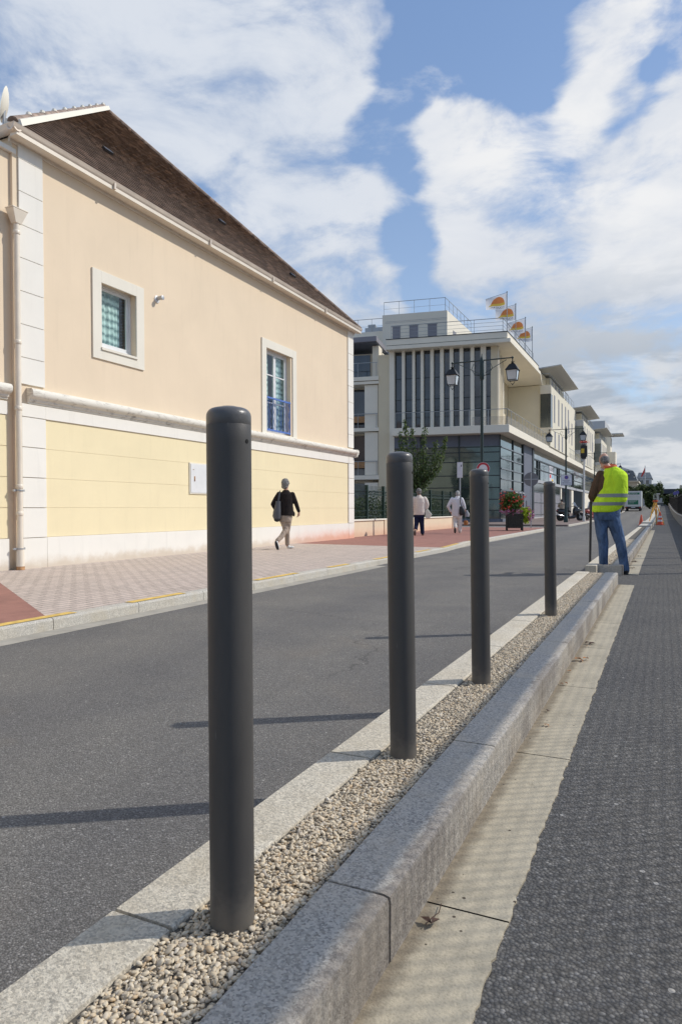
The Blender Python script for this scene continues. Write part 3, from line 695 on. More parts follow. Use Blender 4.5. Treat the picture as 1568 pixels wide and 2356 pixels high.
def pebble_bed(name, y0, y1, sp, rmin, rmax, detail, x0=-.868, x1=-.672):
    bv, bf = ico()
    if detail: bv, bf = sub(bv, bf)
    P = []
    nx = int((x1-x0)/sp); ny = int((y1-y0)/sp)
    for lay in range(2 if detail else 1):
        gx, gy = np.meshgrid(np.arange(nx)+.5, np.arange(ny)+.5)
        px = x0+(gx.ravel()+RNG.uniform(-.45, .45, gx.size))*(x1-x0)/nx; py = y0+(gy.ravel()+RNG.uniform(-.5, .5, gy.size))*(y1-y0)/ny
        keep = np.ones(px.size, bool) if lay == 0 else RNG.random(px.size) < .48
        P.append(np.c_[px, py, np.full(px.size, KZ-.013+lay*.005)+RNG.uniform(-.002, .003, px.size)][keep])
    P = np.vstack(P); P = P[(P[:,0] > x0+.004) & (P[:,0] < x1-.004)]; N = len(P)
    r = rmin+(rmax-rmin)*RNG.random(N)**1.8
    ax = np.c_[RNG.uniform(.8, 1.5, N), RNG.uniform(.55, .95, N), RNG.uniform(.38, .65, N)]*r[:,None]
    th = RNG.uniform(0, 2*np.pi, N); ti = RNG.normal(0, .35, N)
    V = bv[None]*ax[:,None]*(1+RNG.uniform(-.2, .2, (N, len(bv), 1)))
    c, s_ = np.cos(ti)[:,None], np.sin(ti)[:,None]
    x, z = V[...,0]*c-V[...,2]*s_, V[...,0]*s_+V[...,2]*c; y = V[...,1]
    c, s_ = np.cos(th)[:,None], np.sin(th)[:,None]
    V = np.stack([x*c-y*s_, x*s_+y*c, z], -1)+P[:,None]
    F = (bf[None]+(np.arange(N)*len(bv))[:,None,None]).reshape(-1, 3)
    me = bpy.data.meshes.new(name); V = V.reshape(-1, 3)
    me.vertices.add(len(V)); me.vertices.foreach_set('co', V.ravel())
    me.loops.add(F.size); me.loops.foreach_set('vertex_index', F.ravel().astype(np.int32))
    me.polygons.add(len(F)); me.polygons.foreach_set('loop_start', np.arange(0, F.size, 3, dtype=np.int32))
    me.update(calc_edges=True); me.polygons.foreach_set('use_smooth', [True]*len(F))
    me.materials.append(MATS['pebbles']); o = bpy.data.objects.new(name, me); COL.objects.link(o)
    return tag(o, kind='stuff')
o1 = pebble_bed('gravel', .45, 2.1, .0070, .0032, .0078, 1); o1['label'] = 'cream and tan pebbles set in mortar between the island kerbs'
o1 = pebble_bed('gravel', 2.1, 3.4, .0088, .0042, .0085, 0); o1['label'] = 'cream pebbles between the second and third bollards'
o1 = pebble_bed('gravel', 3.4, 9.44, .0115, .0052, .0095, 0); o1['label'] = 'cream pebbles in the far end of the island bed'
o1 = pebble_bed('gravel', 10.8, 20, .022, .010, .017, 0); o1['label'] = 'pebbles in the island bed beyond the man'
# ------------------------------------------------------------------ bollards
def make_bollard(label):
    t = thing('bollard', label, 'bollard', (0,0,0), 0, 'grey round bollards on the island')
    r = .0443; H = 1.035
    mb = MB(); n = 48; zs = [-.03, .4, .8, .955]
    prof = [(r, z) for z in zs]+[(r, .9882), (r-.0003, .9888)]
    mb.lathe(prof, n=n); mb.build('post', 'bollard_paint', t, smooth=True)
    mb = MB(); pr = [(r-.0004, .9885), (r+.0001, .9895), (r, 1.006)]
    for k in range(1, 8):
        a = k/7*math.pi/2; pr.append((r-.017+.017*math.cos(a), 1.006+.017*math.sin(a)))
    pr += [(.015, 1.0262), (.004, 1.027)]
    mb.lathe(pr, n=n); mb.build('cap', 'bollard_cap', t, smooth=True, angle=60)
    # drain hole facing the right of the picture
    mb = MB(); a = R(-4); d = Vector((math.cos(a), math.sin(a), 0))
    M = Vector((0,0,1)).rotation_difference(d).to_matrix()
    mb.lathe([(.0045, 0), (.0045, .0012)], c=d*(r-.0006)+Vector((0,0,.955)), n=14, M=M); mb.build('hole', 'black_hole', t)
    return t
B0 = make_bollard('nearest and largest of the dark grey round bollards')
BL = [(-.782,1.14,B0,0), (-.790,2.165,None,'dark grey round bollard second nearest the camera, left of the small street tree'),
      (-.785,3.237,None,'dark grey round bollard third in the row, before the red ring sign'),
      (-.79,5.515,None,'smallest and farthest grey bollard, standing alone before the scooter')]
for i, (x, y, o, lab) in enumerate(BL):
    if o is None: o = copy_tree(B0); o['label'] = lab
    o.location = (x, y, KZ+(.0, -.012, -.012, .012)[i]); o.rotation_euler = (R(.1), R((0, -.65, -.6, -.7)[i]), R((0, 6, 3, 5)[i]))
# ------------------------------------------------------------------ wall and railing right of the cycle path
mb = MB(); wallbox(mb, .92, 1.22, -8, 150, -.05, .50); 
mb2 = MB(); wallbox(mb2, .895, 1.25, -8, 150, .502, .57)
t = thing('low_wall', 'pale concrete low wall along the right side of the cycle path', 'wall', (1.07, 30, 0))
mb.build('wall', 'wall_concrete', t); mb2.build('coping', 'wall_concrete', t)
t = thing('railing', 'dark rusty railing of close bars standing on the low concrete wall', 'fence', (1.07, 30, .5))
mb = MB(); y = 30.0
while y < 150:
    dy = .14 if y < 60 else .30
    e = g(y); x = 1.07; mb.box((x-.010, y-.010, .55+e), (x+.010, y+(.03 if y < 60 else .09), 1.80+e)); y += dy
mb.build('bars', 'rust_fence', t)
mb = MB(); mb.quad((1.07,-7,.66),(1.07,30,.66),(1.07,30,1.787),(1.07,-7,1.787)); mb.build('mesh_infill', 'wire_mesh', t)
mb = MB(); wallbox(mb, 1.04, 1.10, -7, 150, 1.785, 1.862); mb.build('top_rail', 'rust_fence', t)
mb = MB(); wallbox(mb, 1.05, 1.09, -7, 150, .62, .66); mb.build('bottom_rail', 'rust_fence', t)
pm = None; y = 11.9
while y < 150:
    mb = MB(); mb.box((1.03, y-.035, .5), (1.11, y+.035, 1.91)); 
    if pm is None: pm = mb.build('post', 'rust_fence', t); y0_ = y
    else:
        c = pm.copy(); COL.objects.link(c); c.parent = t; c.location = (0, y-y0_, g(y))
    y += 1.76 if y < 60 else 5.3
    if y > 140: break

# ------------------------------------------------------------------ the peach and yellow house
XW = -8.65; Y0, Y1 = 7.10, 19.25
house = thing('house', 'two-tone house, peach above and yellow below, under a steep brown tiled hip roof', 'house', (-8.65, 13, .1))
def holed_wall(mb, x, y0, y1, z0, z1, holes, depth=.19):
    """wall in the plane X=x with rectangular openings and their reveals"""
    ys = sorted({y0, y1, *[h[0] for h in holes], *[h[1] for h in holes]}); zs = sorted({z0, z1, *[h[2] for h in holes], *[h[3] for h in holes]})
    for a, b_ in zip(ys, ys[1:]):
        for c, d in zip(zs, zs[1:]):
            if any(h[0] <= a and b_ <= h[1] and h[2] <= c and d <= h[3] for h in holes): continue
            mb.quad((x,a,c),(x,b_,c),(x,b_,d),(x,a,d))
    for h in holes:
        a, b_, c, d = h; xi = x-depth
        mb.quad((x,a,c),(x,a,d),(xi,a,d),(xi,a,c)); mb.quad((x,b_,d),(x,b_,c),(xi,b_,c),(xi,b_,d))
        mb.quad((x,a,d),(x,b_,d),(xi,b_,d),(xi,a,d)); mb.quad((x,b_,c),(x,a,c),(xi,a,c),(xi,b_,c))
W1 = (8.83, 9.67, 3.74, 4.87); W2 = (14.18, 15.36, 2.86, 4.90)
mb = MB(); holed_wall(mb, XW, Y0, Y1, 2.40, 6.46, [W1, W2])
mb.quad((XW,Y0,0),(XW,Y1,0),(XW,Y1,2.40),(XW,Y0,2.40))
mb.quad((XW,Y1,0),(-20,Y1,0),(-20,Y1,6.46),(XW,Y1,6.46)); mb.quad((-20,Y0,0),(XW,Y0,0),(XW,Y0,6.46),(-20,Y0,6.46))
mb.quad((-20,Y1,0),(-20,Y0,0),(-20,Y0,6.46),(-20,Y1,6.46))
mb.build('wall', 'peach_render', house)
# yellow rendered courses with shadow joints
mb = MB(); z = .565; rh = (2.375-.565)/4
for k in range(4): mb.box((XW+.002, 7.63, z+k*rh+.0013), (XW+.0065, 18.85, z+(k+1)*rh-.0013))
mb.build('lower_wall', 'yellow_render', house, bevel=.003)
mb = MB(); mb.box((XW+.002, 7.63, 2.38), (XW+.030, 18.85, 2.575)); mb.build('band', 'white_render', house, bevel=.004)
mb = MB(); mb.box((XW+.002, 7.63, .02), (XW+.034, 18.85, .56)); mb.build('plinth', 'white_render', house, bevel=.004)
def quoin(ya, yb, side):
    mb = MB(); z = 6.44; joints = [6.44, 6.19, 5.71, 5.22, 4.73, 4.24, 3.75, 3.26, 2.86]
    for a, b_ in zip(joints, joints[1:]): mb.box((XW+.003, ya, b_+.004), (XW+.028, yb, a-.004))
    mb.build('corner_pilaster', 'white_render', house, bevel=.004); mb = MB()
    for a, b_ in ((2.572,2.382),(2.372,1.93),(1.92,1.475),(1.465,1.02),(1.01,.565),(.556,.02)): mb.box((XW+.003, ya, b_), (XW+.036, yb, a))
    mb.build('corner_pilaster', 'white_render', house, bevel=.004)
    if side:
        mb = MB()
        for a, b_ in zip(joints, joints[1:]): mb.box((XW-.45, yb+.003, b_+.004), (XW+.0, yb+.028, a-.004))
        mb.build('corner_pilaster', 'white_render', house, bevel=.004); mb = MB()
        for a, b_ in ((2.572,2.382),(2.372,1.93),(1.92,1.475),(1.465,1.02),(1.01,.565),(.556,.02)): mb.box((XW-.45, yb+.003, b_), (XW+.0, yb+.036, a))
        mb.build('corner_pilaster', 'white_render', house, bevel=.004)
quoin(7.19, 7.625, False); quoin(18.855, 19.25, True)
# moulded string course
pr = [(0,0),(.03,0),(.035,.03),(.06,.035),(.065,.06),(.075,.075)]
for k in range(11):
    a = -math.pi/2+k/10*math.pi; pr.append((.085+.062*math.cos(a), .152+.072*math.sin(a)))
pr += [(.0, .232)]
mb = MB(); mb.extr(pr, (XW+.004, 7.30, 2.585), (XW+.004, 19.39, 2.585)); 
mb.extr(pr, (XW+.14, 19.254, 2.585), (-12, 19.254, 2.585))
mb.build('string_course', 'cornice_stone', house, smooth=True, angle=40)
# eaves moulding, soffit, gutter
mb = MB(); ev = [(0,.0),(.018,.0),(.028,.05),(.07,.06),(.08,.10),(.17,.115),(.17,.16),(0,.16)]
mb.extr(ev, (XW+.004, 7.04, 6.36), (XW+.004, 19.36, 6.36)); mb.build('eaves_moulding', 'cream_metal', house)
gp = []
for k in range(9):
    a = math.pi+k/8*math.pi; gp.append((.076*math.cos(a)+.09, .08*math.sin(a)+.055))
gp += [(.176,.075),(.162,.085),(.150,.06)]
for k in range(7):
    a = 2*math.pi-k/6*math.pi; gp.append((.058*math.cos(a)+.09, .062*math.sin(a)+.06))
gp += [(.018,.075),(.010,.07)]
gut = MB()
gut.extr(gp, (-8.565, 6.93, 6.46), (-8.565, 19.42, 6.46)); gut.extr(gp, (-14, 7.10, 6.46), (-8.41, 7.10, 6.46))
for yj in (8.9, 11.6, 14.1, 16.9):
    gut.box((-8.47, yj, 6.40), (-8.386, yj+.04, 6.51))
gut.build('gutter', 'cream_gutter', house, smooth=True, angle=35)
mb = MB(); mb.extr([(0,0),(.135,0),(.135,-.08),(0,-.08)], (-8.56, 7.0, 6.475), (-8.56, 19.40, 6.475)); mb.build('fascia', 'cream_metal', house)
# hip roof: real courses of flat tiles
apex = Vector((-12.62, 13.08, 10.97)); A = Vector((-8.46, 6.95, 6.53)); B = Vector((-8.46, 19.42, 6.53))
def course_roof(mb, A, B, top0, top1, nc, lift):
    """faces between eave A-B and top edge top0-top1 laid as lapped courses"""
    nrm = (B-A).cross(top0-A).normalized()
    if nrm.z < 0: nrm = -nrm
    for k in range(nc):
        t0, t1 = k/nc, (k+1)/nc
        a, b_ = A.lerp(top0, t0), B.lerp(top1, t0); c, d = B.lerp(top1, t1), A.lerp(top0, t1)
        u = nrm*lift
        sl = (top0-A).normalized()*lift*1.2; mb.add([a+u, b_+u, c, d, a+sl+nrm*.001, b_+sl+nrm*.001], [(0,1,2,3), (4,5,1,0)])
mb = MB(); course_roof(mb, A, B, apex, apex, 54, .021); 
tL = Vector((-26, 13.08, 10.97)); course_roof(mb, Vector((-26,6.95,6.53)), A, tL, apex, 54, .004); course_roof(mb, B, Vector((-26,19.42,6.53)), apex, tL, 62, .004)
roof = mb.build('roof', 'roof_tiles', house)
def ridge(p, q, name, tile, mortar):
    mb = MB(); d = q-p; L = d.length; dn = d.normalized(); n = int(L/.92)
    for k in range(n):
        a = p+dn*(k*.92); b_ = a+dn*.93
        mb.tube([a, b_], [.078, .070], 12)
    mb.build(name, tile, house).parent = roof
    if mortar:
        mb = MB(); s_ = dn.cross(Vector((0,0,1))).normalized(); 
        mb.extr([(-.13,-.05),(.13,-.05),(.10,.045),(-.10,.045)], p, q)
        for k in range(n): 
            c = p+dn*(k*.92+.92)+Vector((0,0,.06)); mb.ball(c, (.05,.05,.06), 8)
        o = mb.build('ridge_mortar', 'cream_trim', house); o.parent = roof; o.location = -Vector((0,0,0))
ridge(A+Vector((-.05,.06,.06)), apex+Vector((0,0,.06)), 'hip_tiles', 'roof_tiles', True)
mb = MB(); mb.tube([B+Vector((0,0,.03)), apex+Vector((0,0,.04))], .05, 8); o = mb.build('hip_tiles', 'roof_tiles', house); o.parent = roof
mb = MB(); mb.tube([apex+Vector((0,0,.05)), tL+Vector((0,0,.05))], .09, 8); o = mb.build('ridge_tiles', 'roof_tiles', house); o.parent = roof
# vent tiles
mb = MB()
for (ty, tz) in ((10.1, .30), (14.1, .34), (16.6, .2)):
    mb = MB()
    p = A.lerp(apex, tz); p = Vector((p.x+.0, ty, p.z)); mb.cbox(p+Vector((.03,0,.03)), (.10, .22, .05), Matrix.Rotation(R(46), 3, 'Y'))
    o = mb.build('vent_tile', 'black_plastic', house); o.parent = roof
# windows
def frame_rect(mb, x0, x1, y0, y1, z0, z1, w_, wb=None):
    wb = wb or w_
    mb.box((x0,y0,z0),(x1,y0+w_,z1)); mb.box((x0,y1-w_,z0),(x1,y1,z1)); mb.box((x0,y0+w_,z0),(x1,y1-w_,z0+wb)); mb.box((x0,y0+w_,z1-w_),(x1,y1-w_,z1))
def curtain(par, x, y0, y1, z0, z1):
    mb = MB(); n = 60; m_ = 6; v = []
    for k in range(n+1):
        t = y0+(y1-y0)*k/n; dx = .018*math.sin(t*62)+.012*math.sin(t*23+1)
        for j in range(m_+1): v.append((x+dx*(1-.25*j/m_), t, z0+(z1-z0)*j/m_))
    f = [(k*(m_+1)+j, (k+1)*(m_+1)+j, (k+1)*(m_+1)+j+1, k*(m_+1)+j+1) for k in range(n) for j in range(m_)]
    mb.add(v, f); return mb.build('curtain', 'lace', par, smooth=True, angle=80)
# small window
sur = MB(); frame_rect(sur, XW+.002, XW+.030, 8.62, 9.87, 3.54, 5.04, .20, .19); win = sur.build('window', 'cream_trim', house, bevel=.003)
win['label'] = 'small window with cream surround and lace curtain'
mb = MB(); mb.extr([(-.11,-.02),(.055,-.045),(.055,-.005),(-.11,.03)], (XW, 8.80, 3.745), (XW, 9.68, 3.745)); mb.build('sill', 'cream_trim', win)
mb = MB(); frame_rect(mb, XW-.17, XW-.11, 8.83, 9.67, 3.77, 4.87, .045); frame_rect(mb, XW-.16, XW-.125, 8.877, 9.623, 3.817, 4.823, .05)
mb.build('frame', 'white_plastic', win, bevel=.004)
mb = MB(); mb.quad((XW-.145,8.92,3.86),(XW-.145,9.58,3.86),(XW-.145,9.58,4.78),(XW-.145,8.92,4.78)); mb.build('pane', 'window_glass', win)
curtain(win, XW-.24, 8.85, 9.52, 3.78, 4.86)
mb = MB(); mb.box((XW-1.2,8.5,3.4),(XW-1.18,10,5.2)); mb.quad((XW-1.2,8.6,3.5),(XW-.19,8.6,3.5),(XW-.19,10,3.5),(XW-1.2,10,3.5)); mb.build('room', 'leather_grey', win)
# tall window with blue balconet
sur = MB(); frame_rect(sur, XW+.002, XW+.030, 13.95, 15.64, 2.66, 5.08, .20, .19); win = sur.build('window', 'cream_trim', house, bevel=.003)
win['label'] = 'tall window with a blue balconet railing'
a, b_, c, d = W2
mb = MB(); frame_rect(mb, XW-.17, XW-.11, a, b_, c, d, .05); m0 = (a+b_)/2
frame_rect(mb, XW-.16, XW-.12, a+.052, m0-.002, c+.052, d-.052, .055); frame_rect(mb, XW-.16, XW-.12, m0+.002, b_-.052, c+.052, d-.052, .055)
for z in (4.28, 3.6): mb.box((XW-.155, a+.11, z), (XW-.125, m0-.06, z+.03)); mb.box((XW-.155, m0+.06, z), (XW-.125, b_-.11, z+.03))
mb.build('frame', 'white_plastic', win, bevel=.003)
mb = MB(); mb.quad((XW-.142,a+.1,c+.1),(XW-.142,b_-.1,c+.1),(XW-.142,b_-.1,d-.1),(XW-.142,a+.1,d-.1)); mb.build('pane', 'window_glass', win)
curtain(win, XW-.24, a+.03, m0-.12, c, d); curtain(win, XW-.24, m0+.05, b_-.03, c, d)
mb = MB(); mb.box((XW-1.2,13.8,2.5),(XW-1.18,15.8,5.2)); mb.build('room', 'leather_grey', win)
mb = MB(); xr = XW-.005
mb.box((xr-.02, a, 3.68), (xr+.02, b_-.02, 3.72)); mb.box((xr-.015, a, 2.90), (xr+.015, b_-.02, 2.94)); mb.tube([(xr,b_-.04,2.88),(xr,b_-.04,3.74)], .014, 8); mb.tube([(xr,a+.03,2.88),(xr,a+.03,3.72)], .012, 8)
for k in range(6):
    yc = a+.12+k*.182
    mb.tube([(xr,yc,2.92),(xr,yc,3.70)], .008, 6)
    mb.tube([(xr,yc+.03,2.94),(xr,yc+.10,3.02),(xr,yc+.045,3.15),(xr,yc+.10,3.28),(xr,yc+.05,3.38),(xr,yc+.11,3.52),(xr,yc+.05,3.66)], .007, 6)
mb.build('balconet_railing', 'blue_metal', win)
# rainwater pipe with hopper (its own thing, strapped to the wall)
dp = thing('rainwater_pipe', 'cream downpipe with flared hopper strapped to the left corner pilaster, rusty at its foot', 'pipe', (-8.58, 7.13, .1))
px, py = -8.575, 7.10
mb = MB(); mb.tube([(px,py,.42),(px,py,5.20)], .043, 16)
for z in (.90, 1.30, 2.45, 3.42, 5.02): mb.lathe([(.050,0),(.054,.008),(.054,.05),(.046,.06)], (px,py,z), 16)
mb.build('pipe', 'cream_metal', dp, smooth=True)
mb = MB(); mb.tube([(px,py,.09),(px+.0,py,.36),(px,py,.425)], [.058,.055,.047], 16); mb.build('shoe', 'cream_metal', dp, smooth=True)
mb = MB(); mb.tube([(px,py,.085),(px,py,.15)], .060, 16); mb.build('rusty_foot', 'rusty', dp, smooth=True)
for z in (.40, 1.26): mb = MB(); mb.lathe([(.05,0),(.056,.0),(.056,.02),(.05,.02)], (px,py,z), 16); mb.cbox((px-.02,py+.07,z+.01),(.03,.05,.03)); mb.cbox((px-.02,py-.07,z+.01),(.03,.05,.03)); mb.build('bracket', 'zinc', dp)
mb = MB(); hz = 5.17
vs = [(px-.05,py-.05,hz),(px+.05,py-.05,hz),(px+.05,py+.05,hz),(px-.05,py+.05,hz),(px-.07,py-.13,hz+.19),(px+.09,py-.13,hz+.19),(px+.09,py+.13,hz+.19),(px-.07,py+.13,hz+.19)]
mb.add(vs, [(0,3,2,1),(4,5,6,7),(0,1,5,4),(1,2,6,5),(2,3,7,6),(3,0,4,7)]); mb.box((px-.075,py-.135,hz+.192),(px+.096,py+.136,hz+.21)); mb.build('hopper', 'cream_metal', dp, bevel=.006)
# neighbouring lower house at the left picture edge
nb = thing('house', 'lower peach and yellow house at the left edge, adjoining the corner pilaster', 'house', (-8.7, 3, .1))
XN = XW-.05
mb = MB(); mb.quad((XN,-6,0),(XN,7.10,0),(XN,7.10,6.22),(XN,-6,6.22)); mb.quad((XN,-6,6.22),(XN,7.1,6.22),(-16,7.1,6.22),(-16,-6,6.22)); mb.quad((-16,-6,0),(XN,-6,0),(XN,-6,6.22),(-16,-6,6.22)); mb.build('wall', 'peach_render', nb)
mb = MB(); mb.box((XN-.25,-6,6.225),(XN+.06,7.17,6.30)); mb.build('coping', 'white_render', nb, bevel=.01)
mb = MB()
for k in range(4): mb.box((XN+.002,-6,.565+k*rh+.004),(XN+.016,6.99,.565+(k+1)*rh-.004))
mb.build('lower_wall', 'yellow_render', nb)
mb = MB(); mb.box((XN+.002,-6,2.38),(XN+.03,6.99,2.575)); mb.build('band', 'white_render', nb)
mb = MB(); mb.box((XN+.002,-6,.02),(XN+.034,6.99,.56)); mb.build('plinth', 'white_render', nb)
mb = MB(); mb.extr(pr, (XN+.004,-6,2.60),(XN+.004,6.99,2.60)); mb.build('string_course', 'cornice_stone', nb, smooth=True, angle=40)
# satellite dish on the roof corner
dish = thing('satellite_dish', 'pale oval satellite dish seen edge-on above the left end of the roof', 'satellite dish', (-9.75, 7.45, 6.9))
mb = MB(); D = Vector((-.68,-.70,.2)).normalized()
Mq = Vector((0,0,1)).rotation_difference(D).to_matrix()
mb.lathe([(.02,0),(.12,.012),(.20,.030),(.26,.055),(.27,.062),(.26,.062),(.20,.040),(.02,.01)], (-9.5,7.74,7.45), 32, Mq); mb.build('reflector', 'cream_trim', dish, smooth=True)
mb = MB(); mb.tube([(-9.5,7.66,6.95),(-9.5,7.66,7.45)], .025, 8); mb.tube([(-9.5,7.66,7.22),Vector((-9.5,7.66,7.42))+D*.3], .012, 6); mb.ball(Vector((-9.5,7.66,7.42))+D*.31, .035, 8); mb.build('mast', 'zinc', dish)
# meter box and vent spout
t = thing('meter_box', 'white meter cabinet set in the yellow wall behind the nearest bollard', 'cabinet', (XW, 11.45, 1.3))
mb = MB(); mb.box((XW+.004, 11.17, 1.30), (XW+.030, 11.80, 1.935)); mb.build('frame', 'cream_trim', t, bevel=.003)
mb = MB(); mb.box((XW+.0305, 11.195, 1.325), (XW+.040, 11.775, 1.91)); mb.build('door', 'white_plastic', t, bevel=.003)
each('latch', 'rusty', t, [((XW+.041, 11.30, 1.56), (XW+.050, 11.325, 1.66)), ((XW+.041, 11.26, 1.79), (XW+.045, 11.30, 1.80))])
t = thing('wall_vent', 'white flue outlet sticking out of the peach wall right of the small window', 'vent', (XW, 10.25, 4.95))
mb = MB(); Mx = Matrix.Rotation(R(90), 3, 'Y'); mb.lathe([(.07,0),(.07,.012),(.05,.022)], (XW+.002,10.25,4.95), 20, Mx); mb.build('flange', 'white_plastic', t, smooth=True)
mb = MB(); mb.lathe([(.036,0),(.036,.10),(.042,.10),(.042,.13),(.02,.135)], (XW+.02,10.25,4.965), 20, Mx); mb.build('pipe', 'zinc', t, smooth=True)
# ------------------------------------------------------------------ modern corner building
TH = R(100); U_ = Vector((-math.sin(TH), math.cos(TH), 0)); N_ = Vector((.17365, -.98481, 0)); G0 = Vector((-9.97, 46.5, 0))
MF = Matrix(((U_.x, N_.x, 0, G0.x), (U_.y, N_.y, 0, G0.y), (0, 0, 1, 0), (0, 0, 0, 1)))   # local (s along front, out, z)
def FP(s, o, z=0): return MF @ Vector((s, o, z))
blg = thing('office_building', 'pale modern corner block with tall white fins between dark windows over a glass ground floor', 'building', (-13, 52, .1))
# glass base
mb = MB(); e = g(46)
mb.add([FP(0,0,.3), FP(7.3,0,.3), FP(7.3,0,6.02), FP(0,0,6.02)], [(0,1,2,3)]); mb.build('front_glass', 'glass_teal', blg)
mb = MB(); mb.quad((-9.97,46.5,.3),(-9.97,54.6,.3),(-9.97,54.6,6.02),(-9.97,46.5,6.02)); mb.build('side_glass', 'glass_teal', blg)
mb = MB(MF); 
for z in (5.22,4.86,4.20,3.27,2.45,1.65,.9): mb.box((0,.0,z-.03),(7.3,.05,z+.03))
for s in (2.76, 5.4): mb.box((s-.05,.0,.3),(s+.05,.09,6.02))
mb.box((-.02,.0,.3),(.06,.10,6.02)); mb.build('front_mullions', 'dark_frame', blg)
mb = MB()
for z in (5.22,4.45,3.75,3.05,2.3): mb.box((-9.97,46.6,z-.04),(-9.90,54.6,z+.04))
mb.build('side_mullions', 'mullion', blg)
each('side_post', 'dark_frame', blg, [((-9.97,50.6,.3),(-9.90,50.72,6.0)), ((-9.97,54.45,.3),(-9.89,54.6,6.0))])
mb = MB(MF); mb.box((.05,.004,5.28),(7.3,.03,6.02)); mb.build('dark_panels', 'pillar_blue', blg)
mb = MB(MF); mb.box((-.03,-.5,-.1),(7.4,.10,.32)); mb.build('base', 'pillar_blue', blg); 
mb = MB(); mb.box((-10.4,46.6,-.05),(-9.86,54.6,.30)); mb.build('base', 'pillar_blue', blg)
mb = MB(); mb.box((-10.6,54.6,0),(-9.86,58.6,6.05)); mb.build('pillar', 'pillar_blue', blg, bevel=.02)
mb = MB(); mb.box((-9.86,58.2,.0),(-9.80,58.9,6.05)); mb.build('pillar_edge', 'dark_frame', blg)
# doors at the side
for y in (51.2, 52.6, 53.9): mb = MB(); frame_rect(mb, -9.90, -9.85, y, y+.95, .3, 2.25, .07); mb.build('door', 'louvre_grey', blg)
mb = MB(); mb.box((-9.86,55.4,1.25),(-9.78,55.65,1.65)); mb.box((-9.86,55.7,.85),(-9.78,56.0,1.05)); mb.build('intercom', 'steel', blg)
# interior column glimpsed through the front glass corner
# first slab
mb = MB(); mb.prism([(-9.2,45.57),(-16.95,44.2),(-17.5,50),(-17,60),(-9.2,60)], 6.05, 6.57); mb.build('floor_slab', 'pale_stucco', blg, bevel=.02)
# upper storey front: windows between fins
mb = MB(MF); mb.box((.62,-.60,6.57),(7.30,-.40,12.1)); mb.build('front_windows', 'glass_dark', blg)
mb = MB(MF); S_ = lambda x: .65+(1110-x)*.00899
wx = [(375,433),(455,515),(535,580),(602,655),(680,730),(757,803),(830,878),(905,960),(988,1035),(1075,1105)]
edges = [(S_(b_), S_(a)) for a, b_ in wx]
fins = [(edges[i+1][1], edges[i][0]) for i in range(len(edges)-1)]
fin0 = None
for a, b_ in fins:
    m2 = MB(MF); m2.box((a,-.42,6.57),(b_,.0,12.1)); m2.build('fin', 'pale_stucco', blg)
mb = MB(MF); mb.box((7.27,-.6,.1),(7.62,.06,12.3)); mb.build('corner_pier', 'pale_stucco', blg)
each('transom', 'dark_frame', blg, [((.62,-.40,z-.02),(7.3,-.37,z+.02)) for z in (10.2,8.7,7.9)], M=MF)
mb = MB(); mb.prism([tuple(FP(.65,-.2).xy), tuple(FP(.22,-.2).xy), (-10.25,46.9), (-11.2,50), (-12.2,56), (-12.9,64.5), (-17,64.5), tuple(FP(.65,-1.5).xy)], 6.57, 12.1); mb.build('curved_wall', 'beige_stucco', blg)
for (x, y, w_) in ((-10.15,46.75,.16),(-10.40,48.3,.12),(-10.62,49.9,.12),(-10.85,51.6,.12),(-11.2,53.4,.12)):
    m2 = MB(); m2.box((x-.5,y,6.57),(x,y+w_,12.1)); m2.build('fin', 'pale_stucco', blg)
mb = MB(); a = Vector((-9.97,63.05,0)); d = Vector((-.92,.39,0)); q = a+d*7; mb.prism([(a.x,a.y),(q.x,q.y),(q.x,q.y+3),(a.x,a.y+6)], 6.5, 13.25); mb.build('oblique_wall', 'beige_stucco', blg)
# roof canopy with parapet
cf = lambda s, o: (Vector((-9.2,45.97,0))+U_*s+N_*o).xy
cp = [tuple(cf(0,0)), tuple(cf(8.45,0)), (-18.5,64), (-9.97,64.2), (-9.2,58.3)]
mb = MB(); mb.prism(cp, 12.08, 12.34); mb.build('canopy', 'pale_stucco', blg, bevel=.02)
cp2 = [tuple(cf(.2,-.12)), tuple(cf(8.4,-.12)), (-18.4,63), (-10.1,63.0), (-9.36,58.2)]
mb = MB(); mb.prism(cp2, 12.40, 12.80); mb.build('parapet', 'pale_stucco', blg, bevel=.02)
mb = MB(); mb.prism([(x-.05 if x > -12 else x, y+.05) for x, y in cp2], 12.33, 12.41); mb.build('shadow_gap', 'dark_frame', blg)
mb = MB(); mb.prism([tuple(cf(.17,-.09)), tuple(cf(8.43,-.09)), (-18.4,63.05), (-10.07,63.05), (-9.33,58.25)], 12.80, 12.84); mb.build('parapet_cap', 'dark_frame', blg)
def rail_line(mb, pts, h, mids, sp, r=.022):
    pts = [Vector(p) for p in pts]
    mb.tube([p+Vector((0,0,h)) for p in pts], r, 6)
    for m_ in mids: mb.tube([p+Vector((0,0,h*m_)) for p in pts], r*.5, 5)
    for a, b_ in zip(pts, pts[1:]):
        L = (b_-a).length; n = max(1, round(L/sp))
        for k in range(n+1):
            p = a.lerp(b_, k/n); mb.tube([p, p+Vector((0,0,h))], r*.8, 5)
mb = MB(); P1 = Vector((*cf(.5,-.4), 12.8)); P0 = Vector((*cf(8.1,-.4), 12.8)); rail_line(mb, [P0, P1, (-9.75,58.0,12.8)], 1.0, (.25,.5,.75), 1.9); mb.build('roof_railing', 'rail_grey', blg)
